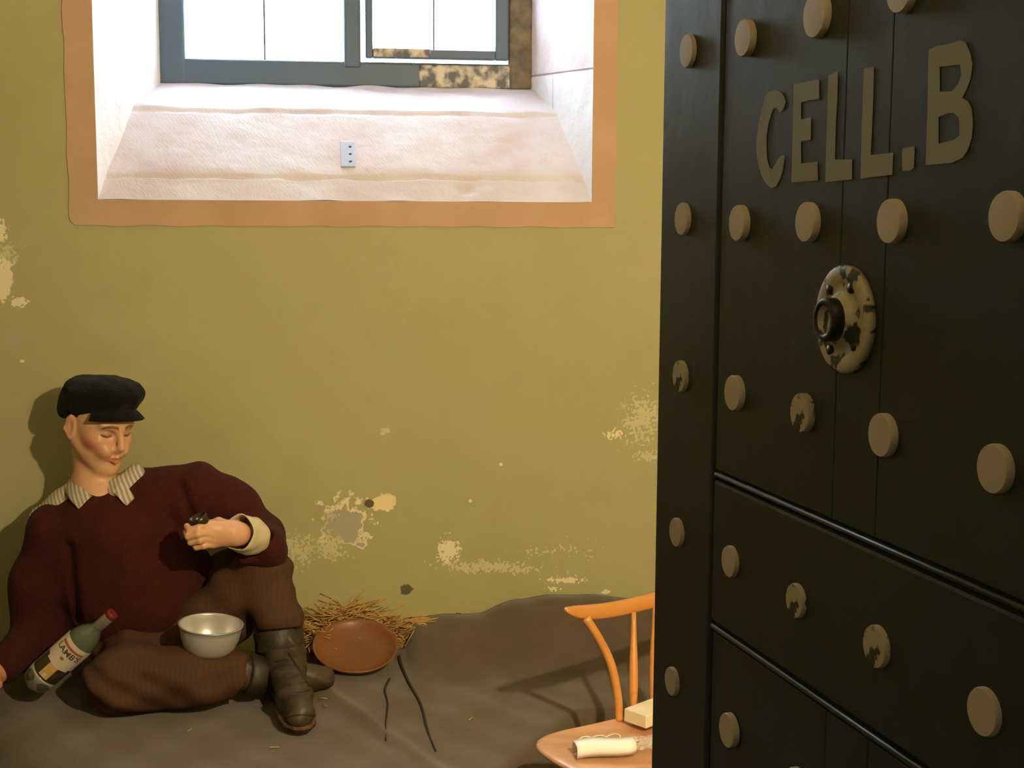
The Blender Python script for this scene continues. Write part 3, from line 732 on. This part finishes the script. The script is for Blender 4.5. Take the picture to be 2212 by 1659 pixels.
# peak of the cap: a curved stiff leaf
V, Fc = [], []; nu, nv = 20, 6
for j in range(nv+1):
    for i in range(nu+1):
        a = R(-50+100*i/nu); w = j/nv
        rad = .094+.042*w*(math.cos(a*.98)**.8 if math.cos(a*.98) > 0 else 0)
        V.append(H(rad*math.cos(a)-.010, rad*math.sin(a)*.92, .071-.018*w-.030*abs(math.sin(a))**2*(1-w*.3)-.008*w*w))
for j in range(nv):
    for i in range(nu): a = j*(nu+1)+i; Fc.append((a, a+1, a+nu+2, a+nu+1))
solid(mk('cap_peak', V, Fc, M_cap, capo), .004, 0)
mk('cap_button', *lathe([(.007, 0), (.007, .003), (0, .006)], Vector(H(.098, -.02, .058)), Vector(hf), 12), M_cap, capo)

# sweater
def build_sweater():
    T_ = Field(rng(P(-90, 1400, 3.7).x, P(640, 1200, 3.7).x, .0046), rng(3.40, 3.87, .0046), rng(.36, 1.03, .0046))
    T_.ell(N((268, 1205, 3.68)), (.185, .140, .20), .03); T_.ell(N((235, 1140, 3.67)), (.14, .125, .085), .04)
    T_.cap(N((285, 1250, 3.68)), N((300, 1335, 3.67)), .12, .10, .06)
    T_.ell(N((300, 1300, 3.67)), (.17, .115, .10), .05); T_.ell(N((205, 1300, 3.72)), (.09, .08, .10), .03)
    T_.cap(shR, N((200, 1110, 3.68)), .062, .08, .04); T_.cap(N((200, 1110, 3.68)), shL, .08, .062, .04); T_.cap(N((315, 1066, 3.69)), N((425, 1062, 3.69)), .066, .070, .03)
    T_.chain([shR, (shR+elR)/2+np.array([-.012, 0, 0]), elR], [.070, .076, .072], .035); T_.chain([elR, wrR+(elR-wrR)*.18], [.068, .046], .03)
    T_.chain([shL, N((495, 1100, 3.68)), elL], [.070, .074, .062], .035); T_.ell(N((405, 1250, 3.73)), (.075, .07, .10), .03); T_.chain([elL, N((572, 1182, 3.53))], [.058, .052], .03)
    T_.cap(N((580, 1192, 3.55)), N((535, 1200, 3.50)), .045, .028, .02)
    # opening for the shirt cuff, armpit crease
    cd_ = wrL-elL; T_.cap(N((556, 1160, 3.505)), wrL+cd_*.5, .040, .052, .008, sub=True)
    # neck opening, elongated front to back
    a, b = N((92, 1020, 3.6)), N((234, 980, 3.6)); r = .086
    sl = (slice(None),)*3; X, Y, Z = T_.pts(sl)
    Y2 = Y-np.clip(Y, 3.4, 3.9); ba = b-a; L2 = ba[0]**2+ba[2]**2
    h = np.clip(((X-a[0])*ba[0]+(Z-a[2])*ba[2])/L2, 0, 1); d = np.sqrt((X-a[0]-h*ba[0])**2+(Z-a[2]-h*ba[2])**2+Y2**2)-r
    T_.comb(sl, d, .006, True)
    def folds(X, Y, Z):
        e1 = elR; rR = np.sqrt((X-e1[0])**2+(Z-e1[2])**2)
        f_ = .0035*np.sin(Z*62+X*22)*np.exp(-(rR/.12)**2)+.004*np.sin((X*.8+Z)*55+1)*np.exp(-(((X-elL[0])**2+(Z-elL[2])**2)/.014))
        f_ = f_+.003*np.sin(X*34+Z*21+np.sin(Z*15))+.0022*np.sin(X*70-Z*28+2)
        ra = N((430, 1130, 3.6)); f_ = f_+.005*np.sin((X-ra[0])*60-(Z-ra[2])*25)*np.exp(-(((X-ra[0])**2+(Z-ra[2])**2)/.01))
        # creases between sleeve and body
        for (q0, q1) in (((150, 1180), (165, 1345)), ((388, 1060), (432, 1165))):
            A0, A1 = N((*q0, 3.58)), N((*q1, 3.58)); dx, dz_ = A1[0]-A0[0], A1[2]-A0[2]; l2 = dx*dx+dz_*dz_
            t = np.clip(((X-A0[0])*dx+(Z-A0[2])*dz_)/l2, 0, 1); dd = (X-A0[0]-t*dx)**2+(Z-A0[2]-t*dz_)**2
            f_ = f_+.016*np.exp(-dd/.00022)*(Y < 3.66)
        return f_
    T_.add(folds)
    return T_.mesh()
V, Fc = build_sweater(); swo = mk('jumper', V, Fc, M_sweater, person)
# shirt: yoke, collar
def build_shirt():
    T_ = Field(rng(shR[0]-.12, shL[0]+.02, .004), rng(3.50, 3.84, .004), rng(neck0[2]-.14, neck0[2]+.09, .004))
    T_.cap(N((103, 1124, 3.685)), N((188, 1062, 3.685)), .046, .050, .02); T_.cap(N((200, 1082, 3.70)), N((320, 1082, 3.71)), .062, .046, .03)
    T_.ell(N((215, 1108, 3.69)), (.12, .088, .05), .03)
    T_.cap(N((204, 1058, 3.68)), N((202, 1030, 3.685)), .060, .052, .02)
    T_.cap(N((236, 1076, 3.68)), N((280, 1042, 3.69)), .050, .036, .02)
    T_.cap(N((258, 1062, 3.64)), N((290, 1026, 3.665)), .036, .028, .02)
    # neck hole with open front
    T_.cap(N((208, 1080, 3.68)), N((200, 960, 3.68)), .050, .056, .006, sub=True)
    T_.cap(N((232, 1036, 3.600)), N((226, 975, 3.56)), .030, .060, .008, sub=True)
    T_.add(lambda X, Y, Z: .0022*np.sin(X*90+Y*30)+.0016*np.sin(X*45-Z*70+Y*50))
    return T_.mesh()
V, Fc = build_shirt(); sho = mk('shirt', V, Fc, M_shirt, person)
def build_collar(s):
    # folded collar wing
    if s < 0: pts = [(166, 1022, 3.70), (168, 1038, 3.655), (180, 1054, 3.62), (200, 1072, 3.598)]
    else: pts = [(268, 1030, 3.70), (272, 1036, 3.66), (268, 1048, 3.63), (246, 1066, 3.60)]
    c = spline([P(*q) for q in pts], 5); V, Fc = [], []
    for i, p in enumerate(c):
        t = i/(len(c)-1); out_ = Vector((s*.6, -.6, 0)).normalized()
        V += [p, p+out_*.012+Vector((0, 0, -.004)), p+out_*(.022+.008*t)+Vector((s*.012, 0, -.026-.006*t))]
    for i in range(len(c)-1):
        for k in (0, 1): a = i*3+k; Fc.append((a, a+1, a+4, a+3))
    return V, Fc
for s in (-1, 1): subsurf(solid(mk('collar', *build_collar(s), M_shirt, sho), .003, 0), 1)
# cuff: a loose cotton tube round the wrist
ca, cb = Vector(N((553, 1162, 3.50))), Vector(N((513, 1152, 3.425))); cx = (cb-ca).normalized(); Lc_ = (cb-ca).length
V, Fc = lathe([(.040, 0), (.048, Lc_*.22), (.0485, Lc_*.45), (.046, Lc_*.6), (.0475, Lc_*.72), (.045, Lc_*.85), (.045, Lc_*1.0), (.0425, Lc_*1.0), (.042, Lc_*.8), (.040, Lc_*.2)], ca, cx, 48, mod=lambda t, a: 1+.035*math.sin(a*5+t*90)+.03*math.sin(a*3+1-t*60)+.05*math.cos(a+.6))
Fc = Fc[:-2]
mk('shirt_cuff', V, Fc, M_cuff, sho)
# trousers
def build_trousers():
    T_ = Field(rng(P(150, 1400, 3.5).x, P(700, 1300, 3.5).x, .0046), rng(3.28, 3.80, .0046), rng(.35, .80, .0046))
    T_.ell(pelv+np.array([0, 0, -.0]), (.17, .12, .085), .05)
    T_.chain([hpL, knL], [.085, .074], .03); T_.chain([knL, N((603, 1338, 3.515))], [.074, .062], .02)
    T_.cap(hpL, N((500, 1330, 3.62)), .085, .07, .03); T_.cap(N((440, 1300, 3.75)), N((520, 1235, 3.74)), .085, .075, .02); T_.chain([hpR, knR], [.095, .078], .04); T_.chain([knR, N((420, 1458, 3.43)), N((505, 1456, 3.45))], [.078, .076, .060], .03)
    T_.cap(N((611, 1398, 3.50)), N((617, 1440, 3.49)), .075, .08, .003, sub=True)
    T_.cap(N((560, 1457, 3.463)), N((600, 1459, 3.47)), .072, .085, .003, sub=True)
    def folds(X, Y, Z):
        f_ = .004*np.sin(Z*48+X*30+np.sin(X*22))+.0025*np.sin(Z*95-X*35+Y*30)
        rk = (X-knR[0]+.02)**2+(Z-knR[2])**2; f_ = f_+.004*np.sin((X*.7+Z*1.2)*80)*np.exp(-rk/.02)
        return f_
    T_.add(folds); return T_.mesh()
V, Fc = build_trousers(); V[:, 2] = np.maximum(V[:, 2], bz(V[:, 0], V[:, 1])+.001)
mk('trousers', V, Fc, M_trouser, person)
# boots
def build_boot(an_top, ankle, heel, toe, r):
    lo = np.minimum.reduce([an_top, ankle, heel, toe])-.09; hi = np.maximum.reduce([an_top, ankle, heel, toe])+.09
    lo[2] = .345
    B_ = Field(rng(lo[0], hi[0], .0038), rng(lo[1], hi[1], .0038), rng(lo[2], hi[2], .0038))
    ball = heel+(toe-heel)*.72; mid_ = heel+(toe-heel)*.42
    B_.cap(an_top, ankle, r*1.12, r*1.0, .02); B_.cap(ankle, heel+np.array([0, 0, .012]), r*.95, r*.72, .03)
    B_.cap(ankle+(toe-ankle)*.12, mid_+np.array([0, 0, .020]), r*.9, r*.76, .03); B_.cap(mid_+np.array([0, 0, .018]), ball+np.array([0, 0, .006]), r*.76, r*.78, .025)
    B_.cap(ball+np.array([0, 0, .006]), toe, r*.80, r*.66, .02)
    B_.add(lambda X, Y, Z: .0022*np.sin(X*60+Z*95+Y*50)+.0014*np.sin(Y*140+X*60))
    return B_.mesh()
def boot(an_top, ankle, heel, toe, r, m, zsole, slabs=True):
    V, Fc = build_boot(an_top, ankle, heel, toe, r)
    V[:, 2] = np.maximum(V[:, 2], zsole)
    bo = mk('boot', V, Fc, m, person)
    d = Vector(toe-heel); d.z = 0; Ln = d.length; d.normalize(); s = Vector((-d.y, d.x, 0))
    # sole outline
    prof = [(-.035, .0), (-.03, .022), (-.01, .033), (.04, .032), (.09, .030), (.14, .037), (.19, .040), (.225, .034), (.248, .018), (.255, 0)]
    k = (Ln+.066)/.29; ow = r/.043*.92
    pts = [(u*k-.004, w*ow) for u, w in prof]+[(u*k-.004, -w*ow) for u, w in prof[-2:0:-1]]
    h0 = Vector((heel[0], heel[1], zsole))
    def slab(z0, z1, grow, u_lo=-9, nm='sole', mm=M_sole):
        q = [(u, w) for u, w in pts if u > u_lo or u_lo < -8]
        q = [(u*(1+grow), w*(1+grow*2)) for u, w in pts] if u_lo < -8 else [(min(u, u_lo), w) for u, w in pts]
        n = len(q); v = [h0+d*u+s*w+Vector((0, 0, z0)) for u, w in q]+[h0+d*u+s*w+Vector((0, 0, z1)) for u, w in q]
        f = [tuple(range(n-1, -1, -1)), tuple(range(n, 2*n))]+[(i, (i+1) % n, (i+1) % n+n, i+n) for i in range(n)]
        return bevel(mk(nm, v, f, mm, bo, smooth=False), .0015)
    if not slabs: return bo
    slab(-.014, -.006, .02); slab(-.006, .003, .04, nm='welt', mm=M_welt)
    slab(-.024, -.013, 0, u_lo=.045, nm='heel')
    return bo
zb = .378
bt = N((598, 1350, 3.535)); an = N((614, 1428, 3.50)); he = np.array([N((612, 1500, 3.52))[0], 3.52, zb+.03]); to = N((650, 1598, 3.235)); to[2] = zb+.024
b1 = boot(bt, an, he, to, .050, M_boot, zb)
# dark wrapped shaft with laces
mk('boot_shaft', *lathe([(.058, 0), (.066, .006), (.062, .03), (.065, .05), (.060, .07), (.055, .072)], Vector(N((606, 1408, 3.515))), Vector(N((598, 1345, 3.535))-N((604, 1408, 3.51))), 40, mod=lambda t, a: 1+.03*math.sin(a*7+t*200)+.02*math.sin(a*3)), M_bootd, b1)
from mathutils.bvhtree import BVHTree
bme = b1.data; off_ = base(b1)
tree = BVHTree.FromPolygons([v.co+off_ for v in bme.vertices], [tuple(p.vertices) for p in bme.polygons])
def drape(pix, lift=.0008, n=6):
    out = []
    for q in spline([Vector((a, b_, 0)) for a, b_ in pix], n):
        d = ray(q.x, q.y).normalized(); h = tree.ray_cast(CAM, d)
        if h[0] is not None: out.append(h[0]-d*lift)
    return out
def boot_line(name, pix, r, m):
    pts = drape(pix)
    if len(pts) > 2: mk(name, *tube(pts, r, 6), m, b1)
boot_line('seam', [(624, 1412), (640, 1436), (656, 1462), (667, 1482)], .0028, M_sole)
for k in range(5):
    x, y = 608+11*k, 1424+17*k
    boot_line('lace', [(x-14, y+5), (x, y+2), (x+14, y-1), (x+24, y-8)], .0019, M_bootd)
boot_line('toe_cap_seam', [(604, 1560), (625, 1548), (652, 1544), (684, 1546)], .0016, M_sole)
an2 = anR.copy(); an2[2] = .43
he2 = np.array([N((575, 1480, 3.52))[0], 3.50, .388]); to2 = N((700, 1470, 3.52)); to2[2] = .392
b2 = boot(N((520, 1452, 3.47)), N((575, 1455, 3.49)), he2, to2, .043, M_boot, .352, False)
mk('boot_shaft', *lathe([(.046, 0), (.050, .004), (.050, .04), (.046, .044)], Vector(N((566, 1460, 3.475))), Vector(N((522, 1455, 3.455))-N((566, 1460, 3.475))), 36, mod=lambda t, a: 1+.03*math.sin(a*6)), M_bootd, b2)

# ------------------------------------------------------------------ cup in the hand
cc = P(436, 1133, 3.405); cax = Vector((-.45, -.15, 1)).normalized()
cup = mk('small_cup', *lathe([(.0, -.024), (.014, -.024), (.018, -.012), (.021, .012), (.023, .024), (.0215, .024), (.019, .010), (.012, -.018), (0, -.020)], cc, cax, 32), M_cup)
tag(cup, 'small dark metal cup held in the fingers of the seated person', 'cup')

# ------------------------------------------------------------------ bowl
bc = P(452, 1414, 3.43); bax = (Vector((-.02, -.04, 1)).normalized()+rgt*.10).normalized()
bowlp = [(0, 0), (.030, 0), (.048, .006), (.063, .022), (.071, .043), (.0755, .066), (.0765, .078), (.0800, .080), (.0803, .0815), (.0758, .0815), (.0745, .078), (.0735, .066), (.069, .044), (.061, .0238), (.047, .0078), (.03, .0018), (0, .0015)]
bw_ = mk('bowl', *lathe(bowlp, bc, bax, 64), M_alu); tag(bw_, 'dull aluminium bowl resting on the crossed shin of the seated person', 'bowl')

# ------------------------------------------------------------------ bottle
b0 = P(72, 1477, 3.50); b1_ = P(245, 1324, 3.44); bd = (b1_-b0).normalized(); BL = (b1_-b0).length
bot = empty('bottle', b0); tag(bot, 'labelled spirits bottle with a red cap lying tilted beside the maroon sleeve', 'bottle')
toc = (CAM-b0); bref = (toc-bd*toc.dot(bd)).normalized(); bref = (bref).normalized()
Rb = .0395
def petal(t, a): return 1-.10*abs(math.sin(a*2.5))*max(0, 1-t/.05)
mk('glass_body', *lathe([(.0, .012*BL), (.02, 0), (.030, .004), (Rb, .03), (Rb, .175), (.036, .19), (.030, .208), (.021, .222), (.0145, .232), (.0135, .24), (.0135, BL-.035)], b0, bd, 48, ref=bref), M_glassb, bot)
mk('foot', *lathe([(.014, -.002), (.026, -.003), (.034, .006), (Rb+.0006, .030), (Rb+.0006, .052)], b0, bd, 60, ref=bref, mod=petal), M_base, bot)
mk('neck_foil', *lathe([(.0142, BL-.056), (.0148, BL-.054), (.0148, BL-.014), (.0142, BL-.013)], b0, bd, 30), M_silver, bot)
mk('screw_cap', *lathe([(.0145, BL-.014), (.0152, BL-.013), (.0152, BL-.001), (.013, BL)], b0, bd, 30), M_redcap, bot)
q_ = bd.cross(bref)     # label x direction
def onb(xm, t, off):    # xm metres round the bottle, +x to the label's right
    a = xm/Rb; s = -q_ if False else q_
    side = LX
    return b0+bd*t+(bref*math.cos(a)+side*math.sin(a))*(Rb+off)
LX = bref.cross(bd)*-1
LX = LX.normalized()
if LX.dot(rgt) < 0: LX = -LX
def patch(name, x0, x1, t0, t1, off, m, par, rough_=0):
    V, Fc = [], []; n = 20; k = 4
    for j in range(k+1):
        for i in range(n+1):
            u = i/n; w = j/k
            V.append(onb(x0+(x1-x0)*u, t0+(t1-t0)*w+rough_*math.sin(u*9), off))
    for j in range(k):
        for i in range(n): a = j*(n+1)+i; Fc.append((a, a+1, a+n+2, a+n+1))
    return mk(name, V, Fc, m, par)
lab = patch('label', -.054, .054, .046, .180, .0006, M_label, bot)
patch('label_picture', -.050, .050, .051, .108, .0010, M_lpic, lab)
patch('label_picture_lantern', -.012, .014, .056, .104, .0013, M_lyel, lab)
patch('label_picture_glow', -.004, .006, .058, .070, .0015, M_label, lab)
patch('label_ribbon', -.030, .036, .100, .110, .0014, M_label, lab, .0015)
patch('label_red_strip', -.036, .036, .160, .167, .0010, M_lred, lab)
patch('label_emblem', -.005, .005, .125, .133, .0010, M_lred, lab)
def text_on(body, size, fn, m, par, name):
    cu = bpy.data.curves.new('t', 'FONT'); cu.body = body; cu.size = size; cu.align_x = 'CENTER'; cu.offset = size*.02
    to_ = bpy.data.objects.new('t', cu); COL.objects.link(to_)
    me = to_.to_mesh(); vs = [v.co.copy() for v in me.vertices]; fs = [tuple(p.vertices) for p in me.polygons]
    to_.to_mesh_clear(); bpy.data.objects.remove(to_)
    return mk(name, [fn(v.x, v.y) for v in vs], fs, m, par, smooth=False)
text_on("LAMB'S", .0225, lambda x, y: onb(x*1.05, .141+y, .0012), M_lgrn, lab, 'label_lettering')

# ------------------------------------------------------------------ dish and straw
dc = P(768, 1412, 3.725); dn = Vector((.02, -math.sin(R(21)), math.cos(R(21)))).normalized()
dc.z = max(dc.z, .40)
dish = mk('dish', *lathe([(0, -.022), (.07, -.022), (.095, -.012), (.112, .006), (.118, .014), (.1155, .0165), (.108, .008), (.092, -.006), (.068, -.0145), (0, -.0155)], dc, dn, 56), M_clay)
tag(dish, 'shallow brown glazed dish tipped up against the straw behind the boots', 'dish')
V, Fc = [], []
rs = np.random.RandomState(11)
def straw(p, L_, el, az, bend):
    d = Vector((math.cos(az)*math.cos(el), math.sin(az)*math.cos(el), math.sin(el))); s = Vector((rs.randn(), rs.randn(), rs.randn()*.5)).normalized()
    pts = [p+d*(L_*t)+s*bend*math.sin(t*3.0) for t in (0, .33, .66, 1)]
    pts = [Vector((q.x, min(q.y, YW-.006), max(q.z, float(bz(q.x, min(q.y, YW-.006)))+.002))) for q in pts]
    v, f = tube(pts, .0011+.0006*rs.rand(), 4); n = len(V); V.extend(v); Fc.extend([tuple(i+n for i in q) for q in f])
xa, xb = P(655, 1380, 3.8).x, P(884, 1380, 3.8).x
for i in range(900):
    u = rs.rand(); x = xa+(xb-xa)*u; y = 3.855+.035*rs.rand()
    top = np.interp(u, [0, .15, .45, .7, .9, 1], [.05, .10, .125, .085, .07, .02])
    z = .353+top*rs.rand()**.7; straw(Vector((x, y, z)), .03+.07*rs.rand(), rs.randn()*.35, rs.choice([0, math.pi])+rs.randn()*.35, .014*rs.rand())
for i in range(90):
    x = P(678, 1380, 3.78).x+.022*rs.randn(); straw(Vector((x, 3.82+.02*rs.randn(), .36+.07*rs.rand())), .04+.04*rs.rand(), rs.randn()*.4, rs.rand()*6.28, .02*rs.rand())
straw(Vector(N((758, 1345, 3.86))), .08, .75, .2, .003)
for (a, b_) in ((700, 1520), (690, 1508), (603, 1614), (1020, 1550), (985, 1350), (405, 1580)):
    p = Pz(a, b_, .355); straw(Vector((p.x, p.y, .355)), .022, .05, rs.rand()*6, .002)
st = mk('straw', V, Fc, M_straw); tag(st, 'loose golden straw heaped along the foot of the wall behind the brown dish', 'straw', kind='stuff')
# two dark cords lying on the blanket
def cord(pix, r0, label):
    pts = []
    for a, b_ in pix:
        p = Pz(a, b_, .36)
        for _ in range(6): p = Pz(a, b_, float(bz(p.x, min(p.y, YW-.01)))+.004)
        pts.append(p)
    c = spline(pts, 6); n = len(c)
    o = mk('cord', *tube(c, [r0*(1-.55*i/(n-1)) for i in range(n)], 8), M_cord); tag(o, label, 'cord', group='dark cords on the blanket')
cord([(862, 1418), (868, 1440), (884, 1475), (905, 1512), (915, 1540), (925, 1580), (942, 1622)], .0045, 'longer dark cord trailing down the blanket from the right rim of the brown dish')
cord([(842, 1466), (832, 1490), (838, 1520), (834, 1560), (834, 1600)], .003, 'shorter thin dark cord lying on the blanket below the brown dish')

# ------------------------------------------------------------------ chair
ZS = .46
rd = Vector((math.cos(R(31)), math.sin(R(31)), 0)); fd = Vector((rd.y, -rd.x, 0))
pb = Pz(1336, 1553, ZS); cen = PV(1411, 1500, pb, fd); cen.z = 0
chair = empty('chair', (cen.x+fd.x*.2, cen.y+fd.y*.2, 0)); tag(chair, 'honey varnished spindle-back wooden chair half hidden behind the open door', 'chair')
# seat outline in the chair's own plan: traced left side, mirrored for the hidden right side
side_px = [(1340, 1549), (1260, 1567), (1200, 1580), (1168, 1590), (1157, 1600), (1160, 1612), (1185, 1632), (1215, 1649), (1250, 1668), (1300, 1694), (1360, 1722)]
loc = []
for a, b_ in side_px:
    p = Pz(a, b_, ZS)-cen; loc.append((p.dot(rd), p.dot(fd)))
fmax = max(l[1] for l in loc); loc = [(min(a, -.0), b_) for a, b_ in loc]
front_l = loc[-1]
out_ = spline([Vector((a, b_, 0)) for a, b_ in loc], 4)
left = [(v_.x, v_.y) for v_ in out_]
left = [q for q in left if q[0] < -.02]
right = [(-a, b_) for a, b_ in left[::-1]]
ring_ = left+right; n = len(ring_)
def sp(a, b_, z): return cen+rd*a+fd*b_+Vector((0, 0, z))
cxs = sum(q[1] for q in ring_)/n
levels = [(ZS-.030, .90), (ZS-.026, .95), (ZS-.012, .995), (ZS-.007, 1.0), (ZS-.003, .985), (ZS, .955), (ZS-.001, .90), (ZS-.006, .75), (ZS-.010, .5), (ZS-.011, .25)]
V, Fc = [], []
for z, s in levels:
    for a, b_ in ring_: V.append(sp(a*s, cxs+(b_-cxs)*s, z))
for j in range(len(levels)-1):
    for i in range(n): i2 = (i+1) % n; Fc.append((j*n+i, j*n+i2, (j+1)*n+i2, (j+1)*n+i))
Fc.append(tuple(range(n-1, -1, -1))); Fc.append(tuple((len(levels)-1)*n+i for i in range(n)))
mk('seat', V, Fc, M_seat, chair)
def cp(px, py, back=0.0): return PV(px, py, pb-fd*back, fd)
# rail: curved in plan, deeper in the middle
ra_ = cp(1220, 1318, .02); rt = []
zt0 = cp(1411, 1285, .05).z; half = abs((ra_-cen).dot(rd))
V, Fc = [], []; nn = 28
for i in range(nn+1):
    u = -1+2*i/nn; a = half*u; bow = .045*(1-u*u); e = abs(u)**6
    zc_ = cp(1411, 1302, .05).z+.000
    zc_ = zc_+(ra_.z-zc_)*abs(u)**2.2
    hh = .020*(1-.72*e); th = .011*(1-.3*e)
    c = sp(a, -.02-bow, 0); c.z = zc_
    for (s1, s2) in ((-1, -1), (1, -1), (1.25, -.2), (1, .66), (-1, 1.05), (-1.1, 0)):
        V.append(c+fd*(th*s1)+Vector((0, 0, hh*s2)))
k = 6
for i in range(nn):
    for j in range(k): j2 = (j+1) % k; Fc.append((i*k+j, i*k+j2, (i+1)*k+j2, (i+1)*k+j))
Fc.append(tuple(range(k-1, -1, -1))); Fc.append(tuple(nn*k+j for j in range(k)))
subsurf(mk('top_rail', V, Fc, M_wood, chair), 1)
post = spline([cp(1338, 1556, 0), cp(1334, 1500, .004), cp(1320, 1435, .010), cp(1297, 1385, .018), cp(1266, 1335, .026)], 6)
mk('post', *tube(post, [.0095, .0098]+[.0098]*(len(post)-2), 14), M_wood, chair)
def mirror(p):
    c2 = cp(1411, 1400, -(p-cen).dot(fd)); return p-rd*(2*(p-c2).dot(rd))
mk('post', *tube([mirror(p) for p in post], .0098, 14), M_wood, chair)
def spindle(a, b_):
    pts = [a.lerp(b_, t) for t in np.linspace(0, 1, 9)]; rr = [.0075, .0085, .0105, .0108, .0100, .0088, .0072, .0062, .0058]
    mk('spindle', *tube(pts, rr, 14), M_wood, chair)
s1a, s1b = cp(1368, 1545, 0), cp(1369, 1322, .050)
spindle(s1a, s1b); spindle(mirror(s1a), mirror(s1b)); spindle(cp(1411, 1530, -.002), cp(1415, 1300, .058))
for a, b_ in ((-.20, .03), (.20, .03), (-.19, .30), (.19, .30)):
    sp_ = 1.22; t = sp(a, b_, ZS-.025); bt_ = sp(a*sp_, .16+(b_-.16)*1.3, 0)
    pts = [bt_.lerp(t, k) for k in np.linspace(0, 1, 7)]
    mk('leg', *tube(pts, [.010, .013, .016, .018, .018, .016, .013], 14), M_wood, chair)
for a in (-.205, .205): mk('stretcher', *tube([sp(a, .02, .2), sp(a, .16, .2), sp(a, .31, .2)], [.007, .010, .007], 10), M_wood, chair)
mk('stretcher', *tube([sp(-.205, .16, .2), sp(0, .16, .2), sp(.205, .16, .2)], [.007, .010, .007], 10), M_wood, chair)
# things on the seat
def onseat(px, py, h=0): return Pz(px, py, ZS+.0005+h)
c = onseat(1310, 1634, .0); sx = (onseat(1372, 1628)-onseat(1245, 1640)); sx.z = 0; wL = sx.length; sx.normalize(); sy = Vector((-sx.y, sx.x, 0))
V, Fc = [], []; nq = 12
for j, (yy, zz) in enumerate(((0, .001), (-.004, .014), (0, .026), (.014, .029), (.030, .028), (.034, .014), (.030, .001))):
    for i in range(nq+1):
        u = i/nq; V.append(c+sx*(wL*(u-.5))+sy*(yy+.004*math.sin(u*6))+Vector((0, 0, zz*(1+.06*math.sin(u*5)))))
for j in range(6):
    for i in range(nq): a = j*(nq+1)+i; Fc.append((a, a+1, a+nq+2, a+nq+1))
pp_ = mk('folded_cloth', V, Fc, M_paper); solid(pp_, .002, 0); tag(pp_, 'folded white cloth strip lying on the chair seat', 'cloth')
loops = []
V, Fc = [], []
for (a, b_, ra2, rb2, ph_) in ((1268, 1606, .019, .014, 0), (1292, 1604, .021, .015, .5), (1320, 1600, .020, .015, 1), (1345, 1604, .022, .016, 2), (1362, 1606, .020, .014, 2.5)):
    c2 = onseat(a, b_+6, .005); pts = []
    for k in range(25): t = 2*math.pi*k/24+ph_; pts.append(c2+sx*(ra2*math.cos(t))+sy*(rb2*math.sin(t))+Vector((0, 0, .008+.008*math.sin(t+ph_))))
    v, f = tube(pts, .0016, 6, caps=False); n0 = len(V); V += v; Fc += [tuple(i+n0 for i in q) for q in f]
stg = mk('string_coil', V, Fc, M_string); tag(stg, 'loose coil of pale string behind the white cloth on the chair seat', 'string')
# cream card box at the door edge
cb0 = onseat(1392, 1560); 
v, f = obox(Vector((cb0.x, cb0.y, ZS+.001)), (sx*.86+sy*.5).normalized(), (sy*.86-sx*.5).normalized(), Vector((0, 0, 1)), (-.03, -.03, 0), (.10, .035, .030))
cbx = bevel(mk('card_box', v, f, M_card, smooth=False), .002); tag(cbx, 'small cream card box on the chair seat at the foot of the spindles', 'box')
# crumpled clear wrapper
V, Fc = [], []; cw = onseat(1393, 1612); rs = np.random.RandomState(5)
for j in range(9):
    for i in range(9): V.append(cw+sx*((i-4)*.009)+sy*((j-4)*.009)+Vector((0, 0, .006+.016*rs.rand()*(1-((i-4)/5)**2)*(1-((j-4)/5)**2))))
for j in range(8):
    for i in range(8): a = j*9+i; Fc.append((a, a+1, a+10, a+9))
M_wrap = mat('clear_wrapper', (.7, .62, .55), .2, coat=.5); M_wrap.node_tree.nodes['Principled BSDF'].inputs['Alpha'].default_value = .55
wr = mk('wrapper', V, Fc, M_wrap, smooth=False); tag(wr, 'crumpled clear wrapper on the chair seat beside the open door', 'wrapper')
